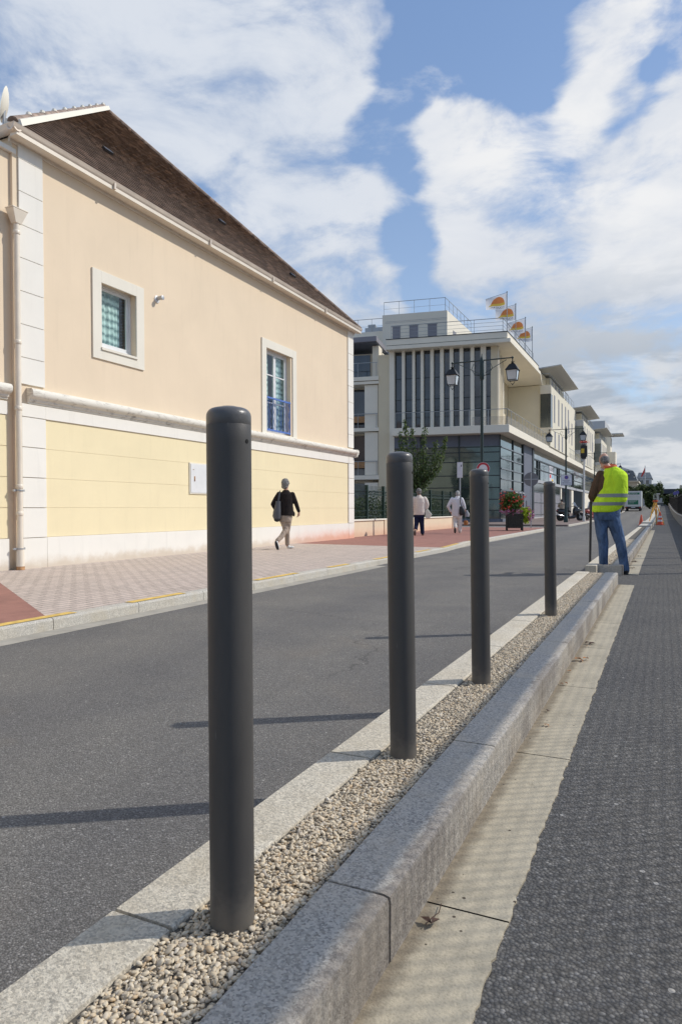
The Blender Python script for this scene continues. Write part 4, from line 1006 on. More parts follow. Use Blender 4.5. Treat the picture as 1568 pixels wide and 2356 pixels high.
# penthouse
Q0 = Vector((-9.97,51.5,0)); MP = Matrix(((U_.x,N_.x,0,Q0.x),(U_.y,N_.y,0,Q0.y),(0,0,1,0),(0,0,0,1)))
pc = (MP @ Vector((4.99,0,0)))
pts = [tuple(pc.xy), tuple((MP @ Vector((10.0,0,0))).xy), (-20.2,58), (pc.x,58.5)]
mb = MB(); mb.prism(pts, 12.8, 16.1); mb.build('penthouse', 'pale_stucco', blg)
each('penthouse_window', 'panel_grey', blg, [((a,.0,13.7),(b_,.02,15.13)) for a, b_ in ((8.59,9.19),(7.19,7.88),(5.77,6.46))], M=MP)
mb = MB(MP)
for z in (15.55, 15.45): mb.box((5.0,.0,z),(9.8,.012,z+.02))
for a, b_ in ((8.59,9.19),(7.19,7.88),(5.77,6.46)): mb.box((a-.05,.003,15.13),(b_+.05,.05,15.2))
mb.build('penthouse_trim', 'grey_stucco', blg)
each('penthouse_window', 'panel_grey', blg, [((pc.x-.01,y,13.6),(pc.x+.02,y+.9,14.95)) for y in (52.2,55)])
mb = MB(); rail_line(mb, [(MP @ Vector((9.9,-.15,16.1))), (MP @ Vector((5.15,-.15,16.1))), (pc.x-.15,58.3,16.1)], 1.02, (.48,), 1.15); mb.build('penthouse_railing', 'rail_grey', blg)
mb = MB(MP); mb.box((10.0,-6,12.6),(15.5,-.6,15.05)); mb.build('stair_block', 'pale_stucco', blg)
mb = MB(MP); mb.box((9.4,-.65,13.4),(15.5,-.3,14.55)); mb.build('low_parapet', 'pale_stucco', blg)
mb = MB(); rail_line(mb, [(MP @ Vector((15.5,-.8,15.05))), (MP @ Vector((9.9,-.8,15.05)))], 1.05, (.45,), 1.2); mb.build('terrace_railing', 'rail_grey', blg)
mb = MB(MP); mb.box((10.2,-1.6,15.0),(11.6,-.9,15.45)); mb.box((10.8,-1.6,15.45),(11.4,-1.1,15.75)); mb.build('air_unit', 'zinc', blg)
# terrace railing over the slab
SP = Vector((-9.2,45.57,0)); sf = lambda s, o, z: Vector((*(SP+U_*s+N_*o).xy, z))
mb = MB(); rail_line(mb, [sf(7.6,-.1,6.57), sf(.12,-.1,6.57), (-9.3,60,6.57)], 1.05, (), 1.25); mb.build('terrace_railing', 'rail_grey', blg)
mb = MB(); a, b_ = sf(.12,-.1,6.6), Vector((-9.3,60,6.6)); mb.quad(a, b_, b_+Vector((0,0,.55)), a+Vector((0,0,.55))); c = sf(2.4,-.1,6.6); mb.quad(a, c, c+Vector((0,0,.55)), a+Vector((0,0,.55))); mb.build('mesh_infill', 'mesh_panel', blg)

# left wing of the same complex, behind the fence
lw = thing('apartment_wing', 'lower pale block with stacked recessed balconies between the house and the corner building', 'building', (-20, 46, .1))
mb = MB(MF); mb.box((7.62,-4,0),(8.42,-.03,11.9)); mb.build('beige_pier', 'beige_stucco', lw)
mb = MB(MF); mb.box((8.42,-6,0),(16,-1.6,12.4)); mb.build('wall', 'pale_stucco', lw)
each('pilaster', 'pale_stucco', lw, [((8.48,-1.6,z0),(9.45,-.15,z1)) for z0, z1 in ((.1,2.9),(3.45,6.5),(6.8,9.85))]+[((8.48,-1.6,10.45),(8.95,-.5,12.7))], M=MF)
each('window', 'glass_dark', lw, [((9.45,-1.58,.1),(15,-1.5,2.9)), ((9.46,-1.58,3.5),(15,-1.5,6.4)), ((9.46,-1.58,6.85),(15,-1.5,9.8)), ((9.35,-1.58,10.5),(15,-1.5,12.3))], M=MF)
each('floor_slab', 'pale_stucco', lw, [((8.38,-1.6,z0),(16,o,z1)) for z0, z1, o in ((3.12,3.42,.02),(6.55,6.80,.02),(9.90,10.10,.02),(10.14,10.42,.08))], M=MF, bevel=.01)
mb = MB(MF); mb.box((8.5,-4,12.75),(16,.25,12.80)); mb.build('roof', 'pillar_blue', lw); mb = MB(MF); mb.box((8.45,-4,12.80),(16,.45,13.15)); mb.build('roof_edge', 'panel_grey', lw)
mb = MB(MF); mb.tube([(8.95,-.9,3),(8.95,-.9,12.7)], .05, 8); mb.build('drain_pipe', 'zinc', lw)
for z in (3.42,6.8,10.42):
    mb = MB(MF)
    mb.box((8.5,-.06,z+.98),(15,-.02,z+1.02))
    for s in (8.55, 9.9, 11.5, 13): mb.box((s,-.06,z),(s+.03,-.02,z+1.0))
    mb.build('balcony_railing', 'rail_grey', lw)
each('blind', 'rusty', lw, [((9.6,-.9,z),(11.2,-.88,z+.45)) for z in (7.3,4.0)], M=MF)

# ------------------------------------------------------------------ long street wing: glazed shop base
sw = thing('shop_row', 'long glazed ground floor with white fascia running down the street behind the scooter', 'building', (-10, 70, .1))
mb = MB(); y = 58.9
mb.quad((-9.97,58.9,5.24),(-9.97,150,5.24+.2),(-9.97,150,6.3),(-9.97,58.9,6.05)); mb.build('top_glass', 'glass_bright', sw)
mb = MB(); mb.quad((-10.0,58.9,3.5),(-10.0,150,3.7),(-10.0,150,5.45),(-10.0,58.9,5.25)); mb.build('middle_glass', 'glass_bright', sw)
mb = MB(); mb.quad((-10.0,58.9,2.45),(-10.0,76,2.45),(-10.0,76,3.3),(-10.0,58.9,3.3)); mb.build('low_glass', 'glass_far', sw)
mb = MB(); mb.box((-10.05,58.9,3.27),(-9.86,150,3.53)); mb.build('fascia', 'louvre_grey', sw)
mb = MB(); mb.box((-10.1,58.9,.25),(-9.99,76,2.45)); mb.build('wall_panels', 'panel_grey', sw)
for z in (2.47, 1.55, .5):
    mb = MB(); mb.box((-10.0,58.9,z-.025),(-9.95,76,z+.025))
    mb.build('panel_trim', 'mullion', sw)
each('panel_trim', 'mullion', sw, [((-10.0,y,.25),(-9.955,y+.05,2.45)) for y in (63.5,68,72.3)])
mb = MB(); mb.box((-10.4,58.9,-.05),(-9.9,76,.26)); mb.build('base', 'grey_stucco', sw)
mb = MB()
for z, r in ((5.24,.06),(4.46,.04)): mb.box((-10.0,58.9,z-r),(-9.93,150,z+r))
y = 61.5
while y < 150:
    mb.box((-9.98,y,3.5),(-9.90,y+.30,5.24)); mb.box((-9.98,y+1.0,3.5),(-9.90,y+1.3,5.24)); y += 12.7
mb.build('frames', 'dark_frame', sw)
mb = MB(); mb.box((-12.5,76,.1),(-12.3,100,3.3)); mb.box((-12.4,78.5,.1),(-10.2,78.7,3.3)); mb.build('recess', 'panel_grey', sw)
each('pier', 'pale_stucco', sw, [((-10.2,76.5,.1),(-9.95,77.3,3.3)), ((-10.2,86,.1),(-9.95,88,3.6)), ((-10.2,100,.1),(-9.95,150,3.6))])
each('poster', 'sign_white', sw, [((-9.99,68.4,4.5),(-9.965,70.9,5.2)), ((-9.99,68.4,3.6),(-9.965,71.2,4.38))])
mb = MB(); mb.quad((-9.96,68.7,4.0),(-9.96,69.6,4.0),(-9.96,69.6,4.34),(-9.96,68.7,4.34)); mb.build('poster_red', 'text_red', sw)
mb = MB(); mb.quad((-9.96,70.1,4.0),(-9.96,71.0,4.0),(-9.96,71.0,4.34),(-9.96,70.1,4.34)); mb.build('poster_blue', 'text_blue', sw)
mb = MB(); mb.quad((-9.96,70.0,3.64),(-9.96,71.0,3.64),(-9.96,71.0,3.92),(-9.96,70.0,3.92)); mb.build('poster_yellow', 'text_yellow', sw)
mb = MB(); mb.prism([(-9.2,60.0),(-9.2,150),(-14,150),(-14,60.0)], 6.055, 6.565); mb.build('floor_slab', 'pale_stucco', sw)
mb = MB(); rail_line(mb, [(-9.3,60.3,6.57),(-9.3,150,6.57)], 1.05, (), 1.45); mb.build('terrace_railing', 'rail_grey', sw)
mb = MB(); mb.quad((-9.3,60,6.6),(-9.3,150,6.6),(-9.3,150,7.15),(-9.3,60,7.15)); mb.build('mesh_infill', 'mesh_panel', sw)
# repeated upper units
def unit(y0, Lf, label, deco=True):
    t = thing('apartment_block', label, 'building', (-10, y0+6, 6.6), 0, 'pale apartment blocks above the shops')
    dz = g(y0)*.3
    each('wall', 'sunny_stucco', t, [((-20,y0+.05,6.57),(-9.1,y0+Lf,12.0+dz)), ((-20,y0+3.4,12.003+dz),(-10.3,y0+Lf-.02,13.1+dz)), ((-20,y0+Lf+.003,6.57),(-9.97,y0+27-.02,13.2+dz))])
    if y0 > 70:
        mb = MB(); mb.box((-20,y0-.05,6.57),(-9.97,y0+.04,13.2+dz)); mb.build('end_wall', 'beige_stucco', t)
    each('attic', 'pale_stucco', t, [((-20,y0+Lf+4,13.2+dz),(-11,y0+25,14.3+dz)), ((-20,y0+.3,12.0+dz),(-10.3,y0+3.39,13.33+dz))])
    mb = MB(); mb.box((-20,y0+Lf+3.8,14.3+dz),(-10.8,y0+25.2,14.42+dz)); mb.build('attic_roof', 'zinc', t)
    # projecting sloped roof
    mb = MB(); a, b_ = y0-.1, y0+Lf+.2
    mb.add([(-12,a,13.25+dz),(-8.15,a,13.62+dz),(-8.15,b_,13.62+dz),(-12,b_,13.25+dz),(-12,a,13.40+dz),(-8.15,a,13.70+dz),(-8.15,b_,13.70+dz),(-12,b_,13.40+dz)], [(0,3,2,1),(4,5,6,7),(0,1,5,4),(1,2,6,5),(2,3,7,6),(3,0,4,7)])
    mb.build('roof', 'canopy_under', t)
    # corner bay of glass
    each('corner_window', 'glass_far', t, [((-9.95,y0-.08,8.2+dz),(-9.14,y0+.06,11.2+dz)), ((-9.12,y0-.02,8.2+dz),(-9.05,y0+1.0,11.2+dz))])
    each('spandrel', 'grey_stucco' if y0 > 70 else 'pale_stucco', t, [((-9.97,y0-.12,11.2+dz),(-9.0,y0+.06,11.9+dz)), ((-9.97,y0-.12,7.7+dz),(-9.0,y0+.06,8.2+dz))])
    # slot windows
    for (yy, z0, z1) in [(2.2,8.9,11.4),(5.0,8.9,11.4),(7.4,8.9,11.4),(10.0,8.9,11.4),(12.3,8.9,11.4),(2.6,6.6,8.1),(5.2,6.6,8.1),(7.6,6.6,8.1),(10.2,6.6,8.1),(17,8.6,11.2),(20,8.6,11.2),(23,8.6,11.2)]:
        x = -9.1 if yy < Lf else -9.97
        mb = MB(); mb.box((x+.002,y0+yy,z0+dz),(x+.02,y0+yy+.75,z1+dz)); mb.build('window', 'panel_grey', t)
    mb = MB(); rail_line(mb, [(-9.9,y0-.0,12.0+dz),(-9.15,y0,12.0+dz),(-9.15,y0+Lf,12.0+dz)], 1.0, (.5,), 1.3); mb.build('balcony_railing', 'rail_grey', t); mb = MB(); rail_line(mb, [(-10.05,y0+Lf+.5,13.2+dz),(-10.05,y0+26,13.2+dz)], .9, (.5,), 2.5); mb.build('roof_railing', 'rail_grey', t)
    mb = MB(); mb.box((-10.3,y0+3.4,12.1+dz),(-9.6,y0+Lf-.5,13.2+dz)); mb.build('balcony_back', 'sunny_stucco', t)
    each('balcony_window', 'panel_grey', t, [((-9.6,y0+q,12.1+dz),(-9.585,y0+q+.9,13.15+dz)) for q in (4.2,6.6,9.0)])
    return t
unit(63, 13.2, 'nearest apartment block above the shops, next to the corner building')
unit(90, 13.2, 'second apartment block down the street, above the scooter and behind the second lamp post')
unit(117, 13.2, 'third apartment block down the street, just left of the tall white gable')
t = thing('apartment_block', 'tall narrow white gable block closing the far end of the row', 'building', (-10, 145, 1))
mb = MB(); mb.box((-20,138,0),(-9.97,150,17.6)); mb.build('wall', 'grey_stucco', t)
mb = MB(); mb.box((-9.97,138,0),(-9.0,142,14.5)); mb.build('side_wing', 'pale_stucco', t)
mb = MB(); mb.box((-9.98,137.5,14.9),(-6.8,143,15.1)); mb.build('roof', 'canopy_under', t)
mb = MB(); mb.box((-9.97,136,.5),(-8.2,140,8.9)); mb.build('dark_bay', 'glass_far', t); mb = MB(); mb.box((-9.97,135.8,9),(-8.0,140,11.5)); mb.build('upper_bay', 'pale_stucco', t)
mb = MB(); Mt = Matrix(((0,0,1,-9.958),(1,0,0,69.65),(0,1,0,4.86),(0,0,0,1))); text_mesh('A LOUER', .56, Mt, mb); mb.build('poster_lettering', 'text_dark', sw)
# ------------------------------------------------------------------ street lamps
def lantern(par, x, z):
    L = MB(); zt = z
    L.tube([(x,0,zt),(x,0,zt-.10)], .018, 8); L.lathe([(.03,0),(.07,.03),(.03,.05),(.05,.075),(.075,.08)], (x,0,zt-.20), 12)
    rt, rm, rb = .095, .215, .145; z0, z1, z2 = zt-.20, zt-.40, zt-.74
    def sq(r_, z_, o=0): return [(x+a*r_, b_*r_, z_) for a, b_ in ((-1,-1),(1,-1),(1,1),(-1,1))]
    L.add(sq(rt,z0)+sq(rm,z1)+sq(rm-.012,z1-.012)+sq(rt-.02,z0-.012), [(0,1,2,3)]+[(4+i,4+(i+1)%4,(i+1)%4,i) for i in range(4)]+[(4+i,8+i,8+(i+1)%4,4+(i+1)%4) for i in range(4)])
    for a, b_ in zip(sq(rm-.03,z1), sq(rb,z2)): L.tube([a,b_], .011, 4)
    p = sq(rb,z2)
    for i in range(4): L.tube([p[i],p[(i+1)%4]], .011, 4)
    p2 = sq(rm-.03,z1-.005)
    for i in range(4): L.tube([p2[i],p2[(i+1)%4]], .012, 4)
    L.tube([(x-.08,0,z2),(x-.06,0,z2-.09),(x,0,z2-.14)], .008, 5); L.tube([(x+.08,0,z2),(x+.06,0,z2-.09),(x,0,z2-.14)], .008, 5); L.ball((x,0,z2-.15), .022, 8)
    o = L.build('lantern', 'lamp_black', par, world=False)
    Gm = MB(); a, b_ = sq(rm-.035,z1-.01), sq(rb-.006,z2+.01); Gm.add(a+b_, [(i,(i+1)%4,4+(i+1)%4,4+i) for i in range(4)])
    Gm.build('glass', 'lamp_glass', o, world=False)
    Bm = MB(); Bm.ball((x,0,z1-.16), (.035,.035,.075), 8); Bm.build('bulb', 'white_plastic', o, world=False)
def make_lamp(label):
    t = thing('street_lamp', label, 'street lamp', (0,0,0), 0, 'green double lantern street lamps along the far kerb')
    mb = MB(); mb.lathe([(.14,0),(.14,.25),(.10,.32),(.085,.9),(.062,1.0),(.055,3.2),(.048,4.9),(.046,5.75)], n=14); mb.build('pole', 'lamp_green', t, world=False, smooth=True)
    mb = MB(); mb.lathe([(.05,5.35),(.075,5.40),(.08,5.5),(.075,6.0),(.05,6.1),(.02,6.2),(.01,6.26)], n=14); mb.build('finial', 'lamp_green', t, world=False, smooth=True)
    mb = MB(); mb.tube([(-1.05,0,6.03),(1.05,0,6.03)], .022, 8); mb.ball((1.05,0,6.03), .045, 8); mb.ball((-1.05,0,6.03), .045, 8)
    for s in (-1, 1):
        mb.tube([(s*.07,0,5.5),(s*.25,0,5.55),(s*.36,0,5.75),(s*.30,0,5.92),(s*.2,0,5.86),(s*.24,0,5.78)], .011, 6); mb.tube([(s*.12,0,5.6),(s*.85,0,5.98)], .010, 6)
    mb.build('arm', 'lamp_green', t, world=False)
    lantern(t, 1.05, 6.0); lantern(t, -1.05, 6.0)
    return t
LP = [(23.6,'nearest green street lamp with two black lanterns, before the fins of the corner building'),
      (46.3,'second green double street lamp, carrying the square blue and white parking sign'),
      (69.0,'third double street lamp down the street, behind the head of the man in the vest'),
      (92.0,'fourth double street lamp, just right of the white gable'),(115,'fifth double street lamp, in front of the slate roofed building'),
      (138,'sixth double street lamp, small, in front of the slate roofed building'),(166,'farthest tiny street lamp, near the white houses')]
L0 = make_lamp(LP[0][1])
for i, (y, lab) in enumerate(LP):
    o = L0 if i == 0 else copy_tree(L0); o['label'] = lab; o.location = (-5.7 if y < 60 else -5.9, y, .1+g(y))
# ------------------------------------------------------------------ signs
t = thing('round_sign', 'white round sign with a red ring, half hidden by the third bollard', 'road sign', (-5.70, 23.48, 2.37))
Ms = Matrix.Rotation(R(90), 3, 'X') ; 
def disc(name, mt, par, r, y, r2=None):
    mb = MB(); n = 40
    if r2 is None: mb.lathe([(.001,0),(r,0),(r,.006),(.001,.006)], (0,y,0), n, Ms)
    else:
        vs = [(rr*math.cos(2*math.pi*k/n), y, rr*math.sin(2*math.pi*k/n)) for rr in (r, r2) for k in range(n)]
        mb.add(vs, [(k,(k+1)%n,n+(k+1)%n,n+k) for k in range(n)])
    return mb.build(name, mt, par, world=False)
disc('plate', 'sign_white', t, .225, 0); disc('red_ring', 'sign_red', t, .215, -.009, .145)
mb = MB(); mb.box((-.05,.0,-.1),(.05,.06,-.06)); mb.box((-.05,.0,.06),(.05,.06,.1)); mb.build('clamp', 'zinc', t, world=False)
t.rotation_euler = (0,0,R(16)); t.location.x = -5.63
t = thing('parking_sign', 'square white sign with a blue disc and lines of print on the second lamp post', 'road sign', (-5.66, 46.2, 2.84))
mb = MB(); mb.box((-.35,-.02,-.35),(.35,0,.35)); mb.build('plate', 'sign_white', t, world=False, bevel=.01)
mb = MB(); frame_rect_x = [((-.35,-.35),(.35,-.33)),((-.35,.33),(.35,.35)),((-.35,-.33),(-.33,.33)),((.33,-.33),(.35,.33))]
for a, b_ in frame_rect_x: mb.box((a[0],-.026,a[1]),(b_[0],-.0205,b_[1]))
mb.build('border', 'text_dark', t, world=False)
disc('blue_disc', 'sign_blue', t, .12, -.028).location = (0,0,.17); disc('red_ring', 'sign_red', t, .12, -.036, .105).location = (0,0,.17)
mb = MB()
for z, w_ in ((-.02,.24),(-.09,.15),(-.17,.25),(-.26,.29)):
    x = -w_
    while x < w_: e = x+random.uniform(.02,.06); mb.box((x,-.024,z-.012),(min(e,w_),-.0205,z+.014)); x = e+.014
mb.build('print', 'text_dark', t, world=False); t.rotation_euler = (0,0,R(10))
t = thing('round_sign', 'round grey sign back on a thin pole between the planter and the scooter', 'road sign', (-5.57,32.6,.1))
mb = MB(); mb.tube([(0,0,0),(0,0,2.55)], .028, 10); mb.build('pole', 'zinc', t, world=False, smooth=True)
disc('plate', 'sign_back', t, .325, .04).location = (0,0,2.26); disc('rim', 'louvre_grey', t, .33, .036, .30).location = (0,0,2.26)
mb = MB(); mb.box((-.3,.0,2.24),(.3,.03,2.28)); mb.build('bracket', 'zinc', t, world=False); t.rotation_euler = (0,0,R(12))
t = thing('board_sign', 'narrow white upright panel on a thin pole behind the white-haired man', 'road sign', (-8.78,32,.1))
mb = MB(); mb.tube([(0,0,0),(0,0,3.1)], .03, 10); mb.build('pole', 'zinc', t, world=False, smooth=True)
mb = MB(); mb.box((-.13,-.05,2.38),(.13,-.03,3.12)); mb.build('panel', 'sign_white', t, world=False, bevel=.005)
mb = MB(); mb.box((.05,-.056,2.9),(.09,-.051,3.0)); mb.build('print', 'text_dark', t, world=False)
# pale post with a dark box, yellow sticker and flower bowl
t = thing('signal_post', 'tall pale post with a black box bearing a yellow sticker and topped by red flowers', 'post', (-4.95,49.9,.1))
mb = MB(); mb.lathe([(.10,0),(.10,.3),(.065,.4),(.058,4.5)], n=12); mb.build('post', 'pale_cloth', t, world=False, smooth=True)
mb = MB(); mb.cbox((0,-.06,4.85),(.44,.30,.78)); mb.cbox((.0,-.06,4.40),(.30,.22,.16)); mb.build('box', 'black_plastic', t, world=False, bevel=.02)
mb = MB(); mb.box((-.17,-.225,4.72),(.03,-.215,5.02)); mb.build('sticker', 'text_yellow', t, world=False)
mb = MB(); mb.lathe([(.10,5.24),(.19,5.34),(.20,5.40),(.16,5.40)], n=16); mb.build('bowl', 'zinc', t, world=False)
mb = MB(); P_ = [(random.gauss(0,.12), random.gauss(0,.12), 5.45+abs(random.gauss(0,.07))) for _ in range(220)]; leaf_mesh(mb, P_, .07, .9); mb.build('flowers', 'petal_red', t, world=False)

# ------------------------------------------------------------------ low wall, green fence, hedge, small tree
t = thing('garden_wall', 'low peach rendered wall with pale coping running on from the house corner', 'wall', (-8.9,25,.1))
mb = MB(); mb.box((-9.10,19.29,-.02),(-8.88,31.2,.60)); mb.build('wall', 'fence_wall_render', t)
mb = MB(); mb.box((-9.14,19.29,.602),(-8.84,31.2,.655)); mb.build('coping', 'cream_trim', t, bevel=.008)
each('pier', 'fence_wall_render', t, [((-9.13,y,-.02),(-8.85,y+.4,.602)) for y in (22.4,25.4,31.0)])
t = thing('green_fence', 'dark green iron fence with rings on top of the low peach wall', 'fence', (-9,25,.65))
mb = MB(); y = 19.4
while y < 31.2: mb.box((-8.991,y-.0055,.655),(-8.980,y+.0055,1.78)); y += .115
mb.build('bars', 'green_metal', t)
each('rail', 'green_metal', t, [((-9.005,19.35,z-.012),(-8.965,31.2,z+.012)) for z in (.74,.93,1.47,1.60)])
mb = MB(); y = 19.4+.0575
while y < 31.1: 
    mb.tube([(-8.985,y+.045*math.cos(a),1.535+.055*math.sin(a)) for a in [k*math.pi/4 for k in range(9)]], .007, 4, cap=False); y += .115
mb.build('rings', 'green_metal', t)
for k, y in enumerate((19.75,21.1,22.6,24.4,26.2,28.0,29.8,31.1)):
    mb = MB(); mb.box((-9.03,y-.045,.655),(-8.94,y+.045,1.80)); mb.build('post', 'green_metal', t)
hd = thing('hedge', 'dark evergreen hedge growing behind the green fence', 'hedge', (-9.8,25,.1))
mb = MB(); P_ = []
for _ in range(15000):
    y = random.uniform(19.0,32.0); top = 1.35+.22*math.sin(y*1.7)+.14*math.sin(y*4.1)+.25*noise.noise(Vector((y*1.2,0,0)))
    if noise.noise(Vector((y*2.2, 5, 0))) > .38 and y < 24: continue
    x = random.gauss(-9.75,.28); z = random.uniform(.1, top)
    P_.append((min(x,-9.2),y,z))
leaf_mesh(mb, P_, .085, .6, 0); mb.build('foliage', 'leaves_hedge', hd)
mb = MB(); 
for k in range(26): 
    y = 19.2+k*.5; x = random.uniform(-9.9,-9.6); mb.tube([(x,y,0),(x+random.uniform(-.1,.1),y+.1,.6),(x+random.uniform(-.2,.2),y+random.uniform(-.2,.2),1.2)], [.03,.02,.008], 5)
mb.build('stems', 'bark', hd)
mb = MB()
for (x,y,z,r) in ((-10.6,21.0,.1,.5),(-10.8,22.8,.1,.6),(-11,27,.1,.7),(-10.9,30,.1,.8)):
    pass
def tree(name, label, base, H, branches, mt, leaf, dens, trunk_r=.05, cat='tree', group=None):
    """branches: list of (height0, tip(dx,dy,z), bulge)"""
    t = thing(name, label, cat, base, 0, group)
    tk = MB(); cr = MB(); P_ = []
    tk.tube([(0,0,0),(.02,0,H*.25),(-.01,.01,H*.5),(0,0,H*.8)], [trunk_r,trunk_r*.85,trunk_r*.6,trunk_r*.25], 8)
    for (z0, tip, bl) in branches:
        a = Vector((0,0,z0)); c = Vector(tip); m_ = (a+c)/2+Vector(((tip[0])*.25,(tip[1])*.2,-.12*(c-a).length))
        pts = [a.lerp(m_,q/3) if q < 3 else m_ for q in range(4)]+[m_.lerp(c,q/3) for q in range(1,4)]
        tk.tube(pts, [trunk_r*.5*(1-.13*q) for q in range(len(pts))], 6)
        n = int(dens*(c-a).length)
        for _ in range(n):
            u = random.random()**.75; p = (a.lerp(m_,u*2) if u < .5 else m_.lerp(c,u*2-1))
            s_ = bl*(.35+.75*math.sin(math.pi*min(1,u*.9+.12)))
            cl = Vector((random.gauss(0,1),random.gauss(0,1),random.gauss(0,.9)))*s_*.55
            P_.append(p+cl)
    leaf_mesh(cr, P_, leaf, .5, .7)
    tk.build('trunk', 'bark', t, world=False, smooth=True); cr.build('crown', mt, t, world=False)
    return t
br = [(1.6,(-.95,0,4.9),.20),(1.8,(-.75,.2,5.5),.16),(2.1,(-.25,-.1,5.0),.20),(1.9,(.35,.1,5.05),.20),(1.8,(.95,0,4.3),.22),(2.0,(1.45,.1,4.55),.16),(1.7,(.6,-.3,3.6),.26),(1.6,(-.5,.3,3.6),.26),(1.9,(.1,.2,3.9),.30),(1.5,(.3,.3,2.9),.30),(1.5,(-.3,-.3,2.8),.26),(2.2,(1.0,.4,3.7),.26),(2.0,(-.1,-.5,3.4),.3),(1.7,(-1.0,0,3.9),.15)]
tree('street_tree', 'young tree with upswept branches behind the green fence, above the second bollard', (-11.25,33,.1), 5.2, br, 'leaves_tree', .15, 115, .06)
# ------------------------------------------------------------------ planter
pl = thing('planter', 'dark slatted planter box full of red geraniums and pink and lime trailers', 'planter', (-5.5,28.3,.1), R(14))
mb = MB(); w_, d = .30, .34
for k in range(6):
    x = -w_+.04+k*.0935; mb.box((x,-d,.10),(x+.085,-d+.02,.66)); mb.box((x,d-.02,.10),(x+.085,d,.66))
for k in range(7):
    y = -d+.03+k*.0915; mb.box((-w_,y,.10),(-w_+.02,y+.083,.66)); mb.box((w_-.02,y,.10),(w_,y+.083,.66))
mb.box((-w_-.02,-d-.02,.63),(w_+.02,d+.02,.69)); mb.build('box', 'wood_dark', pl, world=False, bevel=.004)
each('leg', 'wood_dark', pl, [((sx*w_-.03,sy*d-.03,0),(sx*w_+.03,sy*d+.03,.625)) for sx in (-1,1) for sy in (-1,1)], world=False)
def blob_pts(n, c, r, bias=1.0): 
    out = []
    for _ in range(n):
        v = Vector((random.gauss(0,1),random.gauss(0,1),random.gauss(0,1))).normalized()*(random.random()**.33)
        q = 1+.28*noise.noise(v*2.2+Vector(c)*3); out.append((c[0]+v.x*r[0]*q, c[1]+v.y*r[1]*q, c[2]+v.z*r[2]*q))
    return out
mb = MB(); leaf_mesh(mb, blob_pts(2600,(-.12,0,1.12),(.44,.40,.42)), .085, .7, 0); mb.build('foliage', 'leaves_planter', pl, world=False)
mb = MB(); leaf_mesh(mb, blob_pts(900,(.42,-.12,.62),(.20,.25,.34)), .09, .7, 0); mb.build('trailing_leaves', 'leaves_lime', pl, world=False)
mb = MB()
for c in blob_pts(70,(-.12,-.1,1.2),(.56,.50,.46)): leaf_mesh(mb, [(c[0]+random.gauss(0,.02),c[1]+random.gauss(0,.02),c[2]+random.gauss(0,.02)) for _ in range(9)], .05, .9, 0)
tag(mb.build('red_flowers', 'petal_red', pl, world=False), kind='stuff')
mb = MB()
for c in blob_pts(46,(-.10,-.28,.74),(.48,.2,.12))+blob_pts(56,(.58,-.12,.66),(.20,.3,.30)): leaf_mesh(mb, [(c[0]+random.gauss(0,.02),c[1]+random.gauss(0,.02),c[2]+random.gauss(0,.02)) for _ in range(8)], .05, .9, 0)
tag(mb.build('pink_flowers', 'petal_pink', pl, world=False), kind='stuff')
# ------------------------------------------------------------------ flags on the canopy
def make_flag(label):
    t = thing('flag', label, 'flag', (0,0,0), 0, 'white flags with an orange dome emblem on the canopy edge')
    mb = MB(); mb.tube([(0,0,-.4),(0,0,2.72)], .026, 8); mb.ball((0,0,2.74), .05, 8); mb.ball((0,0,1.7), .035, 8); mb.tube([(0,0,2.70),(-1.42,-.1,2.36)], .014, 6); mb.build('pole', 'rail_grey', t, world=False)
    fw, fh = 1.40, 1.02
    def S(u, v): # u leftwards 0..1, v down 0..1
        return Vector((-u*fw, .09*math.sin(u*5+v*2)*u-.1*u, 2.66-.34*u-v*fh*(1-.38*u*v*u)-.04*math.sin(u*7)*v))
    mb = MB(); n, m_ = 16, 10
    mb.add([S(i/n,j/m_) for i in range(n+1) for j in range(m_+1)], [(i*(m_+1)+j,(i+1)*(m_+1)+j,(i+1)*(m_+1)+j+1,i*(m_+1)+j+1) for i in range(n) for j in range(m_)])
    fl = mb.build('cloth', 'flag_cloth', t, world=False, smooth=True)
    off = Vector((0,-.012,0))
    def patch(poly_rows, mt, nm):
        mb = MB(); vs = []; k = len(poly_rows)
        for (v, a, b_) in poly_rows: vs += [S(a+(b_-a)*q/8, v)+off for q in range(9)]
        mb.add(vs, [(r_*9+q, r_*9+q+1, (r_+1)*9+q+1, (r_+1)*9+q) for r_ in range(k-1) for q in range(8)]); mb.build(nm, mt, fl, world=False)
    rows = [(.07,.38,.46),(.12,.30,.56),(.20,.22,.64),(.31,.165,.69),(.43,.135,.73),(.53,.12,.76)]
    patch(rows, 'flag_orange', 'emblem'); patch([(.53,.12,.76),(.60,.11,.80),(.66,.10,.86),(.70,.13,.88)], 'flag_yellow', 'emblem')
    mb = MB(); tm = MB(); text_mesh('COLAS RAIL', .20, Matrix.Identity(4), tm)
    for p in tm.v: mb.v.append(tuple(S(.47+p[0]*.62, .83-p[1]*.95)+off))
    mb.f = tm.f; mb.build('lettering', 'text_dark', fl, world=False)
    return t
F0 = make_flag('nearest and highest of the four white flags on the canopy edge')
for i, (y, lab) in enumerate(((46.6,None),(49.6,'second flag along the canopy edge, just below the first'),(53.4,'third flag along the canopy edge, behind the railing'),(56.4,'fourth and farthest flag on the canopy edge, partly behind the third'))):
    o = F0 if i == 0 else copy_tree(F0); 
    if lab: o['label'] = lab
    o.location = (-9.55, y, 12.86); o.rotation_euler = (0,0,R((4,10,6,12)[i]))
